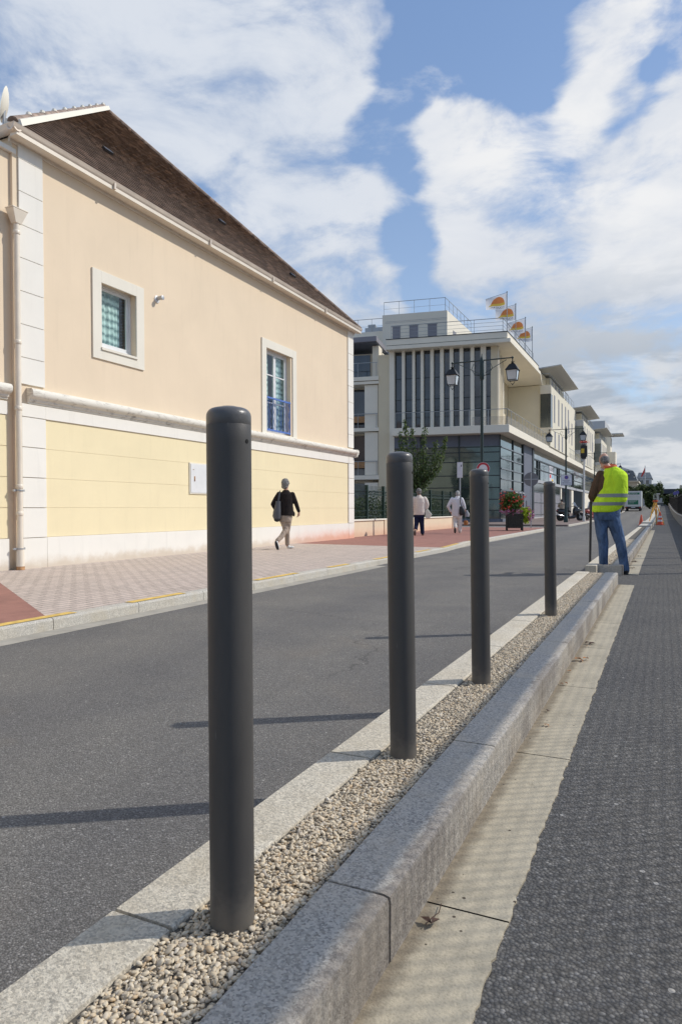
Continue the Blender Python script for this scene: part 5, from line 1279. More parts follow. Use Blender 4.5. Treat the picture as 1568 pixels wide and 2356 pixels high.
# ------------------------------------------------------------------ survey gear and cones
t = thing('survey_tripod', 'orange surveying tripod with instrument standing over the island', 'tripod', (-.42,45.2,0))
top = Vector((-.42,45.3,1.42))
feet = [Vector((-.74,44.2,.2)),Vector((-.36,46.4,.0)),Vector((.06,45.3,.0))]
for f_ in feet:
    mb = MB(); m_ = top.lerp(f_,.55); s_ = (f_-top).cross(Vector((0,0,1))).normalized()*.045
    mb.tube([top+s_*1.3,m_+s_*.6], .024, 6); mb.tube([top-s_*1.3,m_-s_*.6], .024, 6); mb.tube([top.lerp(f_,.35),f_], [.036,.024], 6); mb.tube([m_-s_*1.4,m_+s_*1.4], .03, 6)
    mb.build('leg', 'orange_wood', t)
mb = MB(); mb.lathe([(.13,0),(.15,.02),(.15,.08),(.08,.10)], top-Vector((0,0,.04)), 14); mb.build('head', 'tripod_head', t)
mb = MB(); c = top+Vector((0,0,.06)); mb.lathe([(.08,0),(.08,.05),(.06,.06)], c, 14); mb.build('base', 'black_plastic', t)
mb = MB(); mb.cbox(c+Vector((-.09,0,.20)),(.05,.12,.26)); mb.cbox(c+Vector((.09,0,.20)),(.05,.12,.26)); mb.cbox(c+Vector((0,0,.07)),(.23,.13,.05)); mb.cbox(c+Vector((0,0,.36)),(.16,.03,.03)); mb.build('instrument', 'instrument', t, bevel=.01)
mb = MB(); mb.lathe([(.045,-.1),(.055,0),(.045,.1)], c+Vector((0,0,.21)), 12, Matrix.Rotation(R(90),3,'X')); mb.build('telescope', 'black_plastic', t)
def cone(label, loc, striped, s=1.0):
    t = thing('traffic_cone', label, 'traffic cone', loc, 0, None)
    mb = MB(); mb.box((-.19*s,-.19*s,0),(.19*s,.19*s,.045*s)); mb.build('base', 'orange_plastic', t, world=False, bevel=.01)
    mb = MB(); mb.lathe([(.14*s,.045*s),(.035*s,.66*s),(.02*s,.68*s)], n=20); b_ = mb.build('cone', 'orange_plastic', t, world=False, smooth=True)
    if striped:
        for z0, z1 in ((.18,.28),(.38,.47)):
            mb = MB(); rr = lambda z: (.14-(z-.045)*.1707+.003)*s
            n = 20; mb.add([(rr(z)*math.cos(2*math.pi*k/n), rr(z)*math.sin(2*math.pi*k/n), z*s) for z in (z0,z1) for k in range(n)], [(k,(k+1)%n,n+(k+1)%n,n+k) for k in range(n)]); mb.build('white_band', 'sign_white', b_, world=False)
    return t
cone('plain orange cone on the road left of the tripod', (-1.14,43.2,0), False, .92)
cone('orange and white striped cone on the path in front of the tripod', (-.16,44.4,0), True, 1.15)
# ------------------------------------------------------------------ fallen leaves and litter in the gutter
LV = [(-.46,3.1,1,.030,'bright orange cigarette-like curled leaf in the gutter, nearest of the orange bits'),(-.49,3.33,0,.02,'tiny brown leaf scrap at the kerb foot above the orange bit'),(-.49,3.88,1,.03,'small orange leaf at the kerb foot, halfway along the gutter'),(-.49,4.22,1,.028,'small curled orange leaf against the kerb below the big one'),
 (-.46,4.55,1,.055,'largest orange dry leaf in the gutter'),(-.46,5.15,0,.05,'brown leaf pair lying farthest along the gutter'),(-.488,1.485,0,.034,'dark crumpled leaf with a long thin stalk in the near gutter'),(-.47,5.02,1,.025,'orange crumb beside the farthest brown leaf'),(-.44,11.9,0,.06,'dark leaf in the gutter beyond the gap'),(-.45,13.4,0,.08,'dark leaf heap in the gutter far beyond the gap'),(-.42,14.9,0,.06,'farthest dark leaf in the gutter')]
for i, (x, y, k, s, lab) in enumerate(LV):
    mb = MB(); n = 4 if s > .04 else 2
    for q in range(n):
        a = random.uniform(0,6.28); c = Vector((random.uniform(-.5,.5)*s, random.uniform(-.6,.6)*s, .004+random.random()*s*.2)); d = Vector((math.cos(a),math.sin(a),.15))*s*.5; e = Vector((-math.sin(a),math.cos(a),.1))*s*.28
        mb.add([c-d, c-d*.2+e+Vector((0,0,s*.15)), c+d, c-d*.1-e+Vector((0,0,s*.18)), c+Vector((0,0,s*.04))], [(0,1,4),(1,2,4),(2,3,4),(3,0,4)])
    if i == 6: mb.tube([(0,0,.008),(.004,.03,.008),(.012,.06,.006),(.006,.10,.005)], .0011, 5)
    o = mb.build('dry_leaf', 'leaf_dry' if k else 'leaf_dark', None); o.location = (x, y, .006); tag(o, lab, 'leaf', 'dry leaves fallen in the gutter')
# ------------------------------------------------------------------ people (view-aligned local frame: x picture right, y away, z up)
def limb(mb, pts, rs, n=12):
    for i, (p, r_) in enumerate(zip(pts, rs)):
        mb.ball(p, r_ if not isinstance(r_, tuple) else r_, n)
        if i: mb.tube([pts[i-1], p], [rs[i-1]*.995, r_*.995], n)
def hand(mb, w_, d, up, s=1.0, curl=.5):
    """palm + four separate fingers + thumb; d = pointing direction, up = back-of-hand normal"""
    w_, d, up = Vector(w_), Vector(d).normalized(), Vector(up).normalized(); sd = d.cross(up).normalized()
    mb.tube([w_, w_+d*.03*s, w_+d*.08*s], [.024*s,.030*s,.032*s], 10)
    for k, L in enumerate((.068,.078,.072,.055)):
        a = w_+d*.075*s+sd*(k-1.5)*.018*s; b_ = a+(d*math.cos(curl*.5)-up*math.sin(curl*.5))*L*.5*s; c = b_+(d*math.cos(curl*1.6)-up*math.sin(curl*1.6))*L*.5*s
        mb.tube([a,b_,c], [.0085*s,.008*s,.0065*s], 7)
    a = w_+d*.03*s-sd*.026*s; mb.tube([a,a+(d*.7-sd*.6)*.03*s,a+(d*.9-sd*.35-up*.3)*.06*s], [.011*s,.009*s,.007*s], 7)
def head(bm, c, r, face, tilt=0, s=1.0):
    """skull, jaw, nose, ears, lips and brow; face = horizontal facing angle (0 = away, +y)"""
    M = Matrix.Rotation(face, 3, 'Z') @ Matrix.Rotation(tilt, 3, 'X'); c = Vector(c)
    bm.ball(c+M@Vector((0,-.008,.02))*s, (.074*s,.094*s,.100*s), 18, M)
    bm.ball(c+M@Vector((0,.035,-.055))*s, (.052*s,.058*s,.062*s), 14, M)
    bm.ball(c+M@Vector((0,.096,-.012))*s, (.011*s,.018*s,.022*s), 8, M)
    bm.ball(c+M@Vector((0,.082,.024))*s, (.045*s,.012*s,.010*s), 8, M)
    bm.ball(c+M@Vector((0,.088,-.052))*s, (.022*s,.008*s,.008*s), 8, M)
    for k in (-1,1): bm.ball(c+M@Vector((k*.076,-.004,-.005))*s, (.010*s,.020*s,.032*s), 8, M)
    return M, c
def eyes(par, M, c, s=1.0):
    mb = MB()
    for k in (-1,1): mb.ball(c+M@Vector((k*.032,.079,.004))*s, .011*s, 8)
    mb.build('eyes', 'text_dark', par, world=False)
def hair_cap(mb, M, c, s, sx=1.07, sy=1.08, sz=1.06, low=-.03, n=18):
    mb.ball(c+M@Vector((0,-.018,.028))*s, (.074*s*sx,.092*s*sy,.098*s*sz), n, M)
    mb.ball(c+M@Vector((0,-.045,low))*s, (.066*s*sx,.055*s*sy,.055*s), n, M)
def curls(mb, M, c, s, cnt, r):
    for _ in range(cnt):
        v = Vector((random.gauss(0,1),random.gauss(-.55,1),random.gauss(.35,1))).normalized()
        if v.y > .55 and v.z < .35: continue
        mb.ball(c+M@Vector((v.x*.076,-.018+v.y*.094,.026+v.z*.098))*s, r*random.uniform(.7,1.2), 6)
# --- the surveyor's helper in the hi-vis vest
mn = thing('person', 'man seen from behind in yellow hi-vis vest and blue jeans, holding a pole', 'person', (-.665,10.92,0), R(3.4))
B = MB(); hc = (-.150,.075,1.685); Mh, hcv = head(B, hc, .1, R(24), R(-26))
B.tube([(-.06,0,1.50),(-.085,.02,1.56),(-.135,.05,1.63)], [.068,.062,.058], 14)
limb(B, [(-.05,0,1.0),(-.04,0,1.2),(-.05,0,1.42)], [.12,.13,.13])
limb(B, [(-.22,.0,1.44),(-.35,.03,1.16),(-.31,.26,1.12)], [.05,.042,.028]); hand(B, (-.31,.26,1.12), (-.15,.9,-.1), (-.6,0,.8), 1.0, 1.1)
limb(B, [(.15,.03,1.44),(.17,.12,1.18),(.04,.32,1.14)], [.05,.042,.028]); hand(B, (.04,.32,1.16), (-.9,.4,.2), (.2,.3,.9), 1.0, .6)
limb(B, [(-.16,0,.85),(-.15,.03,.48),(-.145,.0,.08)], [.06,.045,.04]); limb(B, [(.0,0,.85),(.09,.02,.48),(.165,-.03,.08)], [.06,.045,.04])
bd = B.build('body', 'skin', mn, world=False, remesh=.008, sm=2); eyes(bd, Mh, hcv)
H_ = MB(); H_.ball(hcv+Mh@Vector((0,-.030,.004)), (.079,.080,.066), 16, Mh); H_.ball(hcv+Mh@Vector((0,-.048,-.03)), (.066,.055,.05), 14, Mh)
H_.build('hair', 'hair_grey', mn, world=False, remesh=.008, sm=1)
J = MB(); J.loft([((-.105,.0,.80),.205,.135,0),((-.105,-.005,.88),.212,.142,0),((-.10,0,.97),.205,.135,0),((-.09,0,1.04),.195,.125,0)], 24)
limb(J, [(-.195,0,.82),(-.185,.02,.62),(-.158,.035,.46),(-.155,.0,.25),(-.15,-.005,.06)], [.112,.096,.084,.074,.072])
limb(J, [(-.01,0,.82),(.055,.02,.62),(.105,.03,.47),(.145,-.01,.25),(.175,-.03,.06)], [.112,.098,.085,.075,.074])
jn = J.build('jeans', 'jeans', mn, world=False, remesh=.010, sm=3)
SW = MB(); SW.loft([((-.08,0,1.0),.175,.11,0),((-.06,0,1.2),.19,.115,0),((-.05,.0,1.42),.20,.11,0),((-.06,.0,1.53),.10,.08,0)], 22)
limb(SW, [(-.205,.0,1.475),(-.275,.01,1.32),(-.335,.03,1.16),(-.325,.13,1.125),(-.315,.24,1.12)], [.072,.074,.068,.056,.044])
limb(SW, [(.14,.03,1.46),(.155,.09,1.31),(.155,.13,1.19),(.10,.22,1.15),(.05,.30,1.14)], [.075,.072,.066,.056,.044])
SW.build('jumper', 'brown_sleeve', mn, world=False, remesh=.010, sm=3)
V_ = MB(); V_.loft([((-.135,-.01,.918),.195,.150,0),((-.128,-.01,.94),.208,.165,0),((-.085,-.01,1.03),.245,.172,0),((-.045,-.01,1.10),.252,.170,0),((-.015,-.005,1.18),.235,.162,0),((.005,0,1.28),.212,.155,0),((.012,.0,1.40),.205,.150,0),((.010,.0,1.465),.200,.138,0),((.002,.002,1.52),.168,.118,0),((-.018,.008,1.565),.120,.095,0),((-.04,.014,1.60),.075,.075,0)], 30)
V_.ball((.165,.02,1.43),(.052,.09,.085),12)
vest = V_.build('vest', 'hi_vis', mn, world=False, remesh=.009, sm=3)
def band_on(rings, name):
    mb = MB(); n = 40; vs = []
    for c, rx, ry, z in rings:
        for j in range(n): t_ = 2*math.pi*j/n; vs.append((c[0]+rx*math.cos(t_), c[1]+ry*math.sin(t_), z))
    mb.add(vs, [(j,(j+1)%n,n+(j+1)%n,n+j) for j in range(n)]); return mb.build(name, 'reflective_grey', vest, world=False, smooth=True)
band_on([((-.088,-.01),.247,.176,1.018),((-.067,-.01),.252,.176,1.066)], 'reflective_band'); band_on([((-.026,-.007),.245,.170,1.138),((-.013,-.005),.238,.166,1.19)], 'reflective_band')
mb = MB(); mb.tube([(-.055+.086*math.cos(a),.02+.078*math.sin(a),1.602+.018*math.sin(a)) for a in [k*math.pi/8 for k in range(17)]], .022, 8, cap=False); mb.build('collar', 'orange_cloth', mn, world=False, smooth=True)
for (x, y, k) in ((-.15,.0,'l'),(.185,-.03,'r')):
    mb = MB(); mb.ball((x,.03+y,.045),(.052,.05,.045),12); mb.ball((x+.005,.12+y,.038),(.054,.09,.038),12); mb.ball((x,-.03+y,.045),(.046,.045,.045),12); mb.box((x-.045,-.07+y,.0),(x+.045,.18+y,.02)); mb.build('shoe', 'shoe_black', mn, world=False, remesh=.009, sm=2)
t = thing('survey_pole', 'thin dark upright pole held by the man in the vest', 'pole', (-1.10,11.35,0))
mb = MB(); mb.tube([(-1.03,11.30,.02),(-1.01,11.24,1.15)], .0185, 12); mb.build('pole', 'hose_rubber', t, smooth=True)
mb = MB(); mb.lathe([(.004,0),(.017,.05),(.017,.07)], (-1.03,11.30,0), 12); mb.build('tip', 'cream_metal', t)
mn.scale = (.90, .93, 1.0)
# --- woman in black jacket by the yellow wall
wn = thing('person', 'grey-haired woman in black jacket and beige trousers walking beside the yellow wall', 'person', (-7.60,13.36,.097), R(29.5))
B = MB(); Mh, hcv = head(B, (-.055,.0,1.435), .1, R(-30), R(-6), .93)
B.tube([(-.05,0,1.24),(-.045,0,1.30),(-.05,0,1.38)], [.055,.050,.048], 12); limb(B, [(-.06,0,.8),(-.06,0,1.0),(-.055,0,1.17)], [.08,.08,.075])
limb(B, [(-.20,0,1.20),(-.32,-.04,1.0),(-.28,.05,.86)], [.045,.038,.026]); hand(B, (-.28,.05,.86), (.2,.5,-.8), (-.8,.3,.1), .9)
limb(B, [(.09,0,1.20),(.175,.02,1.01),(.243,.06,.81)], [.042,.036,.024]); hand(B, (.243,.06,.81), (-.15,.1,-1), (.9,.1,0), .9, .9)
limb(B, [(-.03,0,.7),(-.035,.04,.4),(-.02,.06,.08)], [.07,.05,.04]); limb(B, [(-.11,0,.7),(-.06,-.02,.42),(-.24,-.30,.17)], [.07,.05,.04])
bd = B.build('body', 'skin', wn, world=False, remesh=.009, sm=1); eyes(bd, Mh, hcv, .93)
H_ = MB(); hair_cap(H_, Mh, hcv, .98, 1.16, 1.12, 1.1, -.05); curls(H_, Mh, hcv, 1.02, 60, .022); H_.build('hair', 'hair_grey', wn, world=False, remesh=.009, sm=1)
J = MB(); J.loft([((-.035,0,.745),.178,.125,0),((-.045,0,.82),.172,.120,0),((-.05,0,.98),.160,.112,0),((-.055,0,1.12),.172,.112,0),((-.055,0,1.22),.165,.100,0),((-.05,0,1.285),.085,.07,0),((-.048,0,1.32),.06,.055,0)], 24)
limb(J, [(-.20,0,1.225),(-.275,-.02,1.11),(-.335,-.04,1.0),(-.285,.03,.89)], [.062,.060,.055,.042]); limb(J, [(.095,0,1.22),(.14,.01,1.11),(.18,.02,1.01),(.235,.05,.85)], [.060,.056,.050,.040])
J.ball((.125,0,.78),(.03,.06,.06),10); J.build('jacket', 'jacket_black', wn, world=False, remesh=.010, sm=2)
T = MB(); T.loft([((-.06,0,.60),.135,.115,0),((-.055,0,.70),.150,.120,0),((-.055,0,.80),.14,.11,0)], 20)
limb(T, [(-.005,0,.66),(-.02,.03,.48),(-.03,.045,.38),(-.022,.055,.20),(-.02,.06,.11)], [.088,.075,.065,.056,.055]); limb(T, [(-.11,0,.66),(-.075,0,.52),(-.055,-.02,.42),(-.15,-.17,.28),(-.235,-.285,.20)], [.088,.074,.066,.056,.052])
T.build('trousers', 'beige_cloth', wn, world=False, remesh=.010, sm=2)
mb = MB(); mb.ball((0,.07,.045),(.045,.05,.042),10); mb.ball((.065,.10,.03),(.075,.045,.03),10,Matrix.Rotation(R(20),3,'Z')); mb.build('shoe', 'shoe_white', wn, world=False, remesh=.009)
mb = MB(); mb.ball((-.255,-.32,.15),(.045,.045,.05),10); mb.ball((-.235,-.33,.075),(.042,.035,.085),10,Matrix.Rotation(R(-14),3,'Y')); sh = mb.build('shoe', 'shoe_white', wn, world=False, remesh=.009)
mb = MB(); mb.ball((-.25,-.36,.09),(.036,.014,.115),10,Matrix.Rotation(R(-16),3,'Y')); mb.build('sole', 'shoe_black', sh, world=False)
hb = thing('shoulder_bag', 'grey shoulder bag hanging at the left side of the woman in the black jacket', 'bag', (-7.60,13.36,.097), R(29.5))
mb = MB(); mb.loft([((-.25,-.12,.68),.075,.055,0),((-.255,-.12,.74),.095,.065,0),((-.24,-.12,.86),.078,.055,0),((-.22,-.12,1.07),.052,.022,0)], 16); mb.build('bag', 'leather_grey', hb, world=False, smooth=True)
mb = MB(); mb.extr([(-.022,-.003),(.022,-.003),(.022,.003),(-.022,.003)], (-.215,-.125,1.06), (-.185,-.112,1.26), up=(0,1,0)); mb.tube([(-.185,-.10,1.26),(-.18,0,1.30),(-.19,.10,1.24)], .012, 6); mb.build('strap', 'leather_grey', hb, world=False)
mb = MB(); mb.ball((-.245,-.11,.665),(.075,.06,.06),12); mb.ball((-.31,-.08,.79),(.03,.05,.09),10); mb.build('lower_pouch', 'leather_black', hb, world=False, smooth=True)
# --- white-haired woman with handbag
w2 = thing('person', 'grey-haired woman in cream jacket and navy trousers walking right of the second bollard', 'person', (-7.38,21.8,.097), R(18.5))
B = MB(); Mh, hcv = head(B, (.0,.0,1.45), .1, R(-14), R(-8), .95)
B.tube([(0,0,1.26),(0,0,1.32),(0,0,1.40)], [.06,.055,.05], 12); limb(B, [(0,0,.8),(.02,0,1.0),(.02,0,1.2)], [.10,.10,.09])
limb(B, [(-.17,0,1.22),(-.24,0,1.0),(-.22,.1,.8)], [.05,.04,.028]); hand(B, (-.22,.1,.8), (0,.2,-1), (-1,0,0), .9)
limb(B, [(.18,0,1.22),(.275,0,1.04),(.24,.0,.87)], [.05,.04,.028]); hand(B, (.24,0,.87), (.25,0,-1), (1,0,.2), .9, 1.4)
limb(B, [(.06,0,.7),(.09,.04,.4),(.11,.03,.08)], [.07,.05,.04]); limb(B, [(-.08,0,.7),(-.10,-.02,.42),(-.13,-.26,.17)], [.07,.05,.04])
bd = B.build('body', 'skin', w2, world=False, remesh=.010, sm=1); eyes(bd, Mh, hcv, .95)
H_ = MB(); hair_cap(H_, Mh, hcv, .98, 1.15, 1.12, 1.08, -.04); curls(H_, Mh, hcv, 1.02, 50, .022); H_.build('hair', 'hair_grey', w2, world=False, remesh=.010, sm=1)
J = MB(); J.loft([((.0,0,.69),.190,.14,0),((.01,0,.80),.196,.145,0),((.02,0,.98),.190,.14,0),((.03,0,1.12),.195,.135,0),((.02,0,1.24),.180,.115,0),((.0,0,1.32),.085,.07,0),((0,0,1.36),.06,.055,0)], 24)
limb(J, [(-.16,0,1.24),(-.23,0,1.0),(-.22,.08,.85)], [.07,.062,.048]); limb(J, [(.19,0,1.235),(.245,0,1.13),(.275,0,1.03),(.25,0,.92)], [.070,.068,.062,.052]); J.build('jacket', 'cream_jacket', w2, world=False, remesh=.011, sm=2)
T = MB(); T.loft([((0,0,.60),.16,.13,0),((0,0,.72),.17,.135,0),((0,0,.78),.16,.12,0)], 20)
limb(T, [(.075,0,.64),(.09,.03,.40),(.11,.03,.10)], [.098,.080,.068]); limb(T, [(-.075,0,.64),(-.085,-.02,.42),(-.115,-.2,.22)], [.098,.080,.066]); T.build('trousers', 'navy_cloth', w2, world=False, remesh=.011, sm=2)
mb = MB(); mb.ball((.12,.06,.035),(.05,.09,.035),10); mb.build('shoe', 'shoe_brown', w2, world=False); mb = MB(); mb.ball((-.14,-.28,.10),(.045,.04,.10),10); mb.build('shoe', 'shoe_brown', w2, world=False)
hb = thing('handbag', 'white handbag carried at the right side of the woman in the cream jacket', 'bag', (-7.38,21.8,.097), R(18.5))
mb = MB(); mb.add([(.20,-.05,.60),(.34,-.05,.56),(.43,-.05,.70),(.29,-.05,.885),(.215,-.05,.86),(.20,.07,.60),(.34,.07,.56),(.43,.07,.70),(.29,.02,.885),(.215,.02,.86)], [(0,1,2,3,4),(9,8,7,6,5),(0,5,6,1),(1,6,7,2),(2,7,8,3),(3,8,9,4),(4,9,5,0)]); mb.build('bag', 'bag_white', hb, world=False, bevel=.015)
mb = MB(); mb.tube([(.23,-.02,.86),(.25,-.02,.94),(.285,-.02,.95),(.30,-.02,.87)], .007, 6); mb.build('handle', 'shoe_brown', hb, world=False)
# --- man in white
w3 = thing('person', 'white-haired man in white jacket and trousers walking left of the third bollard', 'person', (-6.83,24.6,.097), R(15.5))
B = MB(); Mh, hcv = head(B, (-.01,.02,1.44), .1, R(-10), R(-14), .95)
B.tube([(-.01,0,1.26),(-.01,0,1.32),(-.01,0,1.40)], [.06,.055,.05], 12); limb(B, [(0,0,.8),(-.02,0,1.0),(-.02,0,1.2)], [.09,.09,.09])
limb(B, [(-.22,0,1.22),(-.35,-.02,.97),(-.25,.06,.76)], [.05,.04,.028]); hand(B, (-.25,.06,.76), (.2,.3,-.8), (-1,0,0), .95)
limb(B, [(.14,0,1.22),(.22,0,1.02),(.25,.02,.86)], [.05,.04,.028]); hand(B, (.25,.02,.86), (.1,.1,-1), (1,0,0), .95, 1.3)
limb(B, [(.06,0,.7),(.07,.04,.4),(.065,.03,.08)], [.07,.05,.04]); limb(B, [(-.09,0,.7),(-.10,-.02,.42),(-.10,-.22,.18)], [.07,.05,.04])
bd = B.build('body', 'skin', w3, world=False, remesh=.010, sm=1); eyes(bd, Mh, hcv, .95)
H_ = MB(); hair_cap(H_, Mh, hcv, .95, 1.06, 1.06, 1.03, -.035); H_.build('hair', 'hair_pale', w3, world=False, remesh=.010, sm=1)
J = MB(); J.loft([((-.035,0,.62),.205,.135,0),((-.03,0,.80),.195,.135,0),((-.03,0,.98),.185,.13,0),((-.035,0,1.12),.195,.13,0),((-.035,0,1.24),.190,.115,0),((-.015,0,1.32),.085,.07,0),((-.01,0,1.37),.065,.06,0)], 24)
limb(J, [(-.21,0,1.25),(-.29,-.01,1.11),(-.355,-.02,.98),(-.27,.05,.81)], [.070,.066,.060,.048]); limb(J, [(.135,0,1.245),(.19,0,1.12),(.22,0,1.02),(.25,.01,.90)], [.068,.062,.058,.045]); J.build('jacket', 'white_jacket', w3, world=False, remesh=.011, sm=2)
T = MB(); T.loft([((-.02,0,.56),.16,.12,0),((-.02,0,.68),.165,.125,0)], 20); limb(T, [(.06,0,.60),(.075,.03,.38),(.065,.03,.08)], [.092,.078,.070]); limb(T, [(-.10,0,.60),(-.105,-.02,.42),(-.10,-.16,.22)], [.092,.080,.070]); T.build('trousers', 'pale_cloth', w3, world=False, remesh=.011, sm=2)
mb = MB(); mb.ball((.075,.06,.035),(.05,.09,.035),10); mb.build('shoe', 'shoe_white', w3, world=False); mb = MB(); mb.ball((-.105,-.24,.10),(.045,.035,.11),10); mb.build('shoe', 'shoe_black', w3, world=False)
hb = thing('shoulder_bag', 'black shoulder bag on the right hip of the man in white', 'bag', (-6.83,24.6,.097), R(15.5))
mb = MB(); mb.loft([((.16,-.16,.64),.085,.045,R(12)),((.155,-.165,.72),.115,.06,0),((.14,-.16,.86),.10,.05,0),((.12,-.15,.98),.055,.025,0)], 16); mb.build('bag', 'leather_black', hb, world=False, smooth=True)
mb = MB(); mb.tube([(.12,-.15,.97),(.085,-.14,1.15),(.09,-.10,1.30),(.10,.0,1.33),(.10,.10,1.25)], .017, 6); mb.build('strap', 'leather_black', hb, world=False)
hb = thing('carrier_bag', 'pale and reddish carrier bag in the right hand of the man in white', 'bag', (-6.83,24.6,.097), R(15.5))
mb = MB(); mb.loft([((.29,.03,.30),.07,.05,0),((.29,.03,.38),.085,.06,0),((.28,.03,.46),.06,.03,0)], 14); mb.build('red_bag', 'leaf_dry', hb, world=False, smooth=True)
mb = MB(); mb.loft([((.33,.05,.60),.07,.05,0),((.34,.05,.70),.08,.05,0),((.31,.05,.84),.03,.02,0)], 14); mb.build('grey_bag', 'grey_plastic', hb, world=False, smooth=True); mb = MB(); mb.tube([(.28,.03,.45),(.26,.03,.78)], .005, 5); mb.build('handle', 'grey_plastic', hb, world=False)
# --- person beyond the scooter
w4 = thing('person', 'dark-haired person in a tan shirt behind the black scooter', 'person', (-6.9,53.6,.1), R(7))
B = MB(); Mh, hcv = head(B, (0,0,1.50), .1, R(30), 0, .95); B.tube([(0,0,1.3),(0,0,1.42)], [.06,.05], 10); limb(B, [(0,0,.9),(0,0,1.25)], [.12,.13]); limb(B, [(.1,0,.85),(.1,0,.1)], [.07,.04]); limb(B, [(-.1,0,.85),(-.1,0,.1)], [.07,.04])
limb(B, [(-.18,0,1.25),(-.24,.1,1.02),(-.1,.3,1.0)], [.05,.04,.03]); hand(B, (-.1,.3,1.0), (.3,1,0), (0,0,1), .9); limb(B, [(.18,0,1.25),(.24,.1,1.02),(.1,.3,1.0)], [.05,.04,.03]); hand(B, (.1,.3,1.0), (-.3,1,0), (0,0,1), .9)
bd = B.build('body', 'skin', w4, world=False, remesh=.014, sm=1)
H_ = MB(); hair_cap(H_, Mh, hcv, 1.0, 1.12, 1.1, 1.06); H_.build('hair', 'hair_dark', w4, world=False, remesh=.014)
J = MB(); J.loft([((0,0,.86),.17,.12,0),((0,0,1.1),.19,.13,0),((0,0,1.28),.19,.12,0),((0,0,1.38),.07,.06,0)], 20); limb(J, [(-.18,0,1.27),(-.24,.08,1.05),(-.14,.25,1.0)], [.07,.06,.05]); limb(J, [(.18,0,1.27),(.24,.08,1.05),(.14,.25,1.0)], [.07,.06,.05]); J.build('shirt', 'tan_shirt', w4, world=False, remesh=.014, sm=1)
T = MB(); limb(T, [(.09,0,.85),(.1,0,.08)], [.11,.07]); limb(T, [(-.09,0,.85),(-.1,0,.08)], [.11,.07]); T.build('trousers', 'navy_cloth', w4, world=False, remesh=.014)

# ------------------------------------------------------------------ scooter
def wheel(par, x, z, r, wd=.12, sub_rim=True, rim='steel', y=0):
    M = Matrix.Rotation(R(90), 3, 'X'); mb = MB(); pr = []
    for k in range(9): a = -math.pi/2+k/8*math.pi; pr.append((r-wd*.5+wd*.5*math.cos(a), wd*.5*math.sin(a)))
    pr = [(r*.60,-wd*.4)]+pr+[(r*.60,wd*.4)]; mb.lathe(pr, (x,y,z), 24, M); w_ = mb.build('wheel', 'dark_rubber', par, world=False, smooth=True)
    mb = MB(); mb.lathe([(r*.62,-wd*.38),(r*.60,-wd*.45),(r*.52,-wd*.36),(r*.50,-wd*.1)], (x,y,z), 24, M); mb.lathe([(.05,-wd*.5),(.05,wd*.5)], (x,y,z), 12, M)
    for k in range(5):
        a = 2*math.pi*k/5; mb.tube([(x,y,z),(x+r*.58*math.cos(a),y,z+r*.58*math.sin(a))], r*.06, 5)
    mb.build('rim', rim, w_, world=False)
    return w_
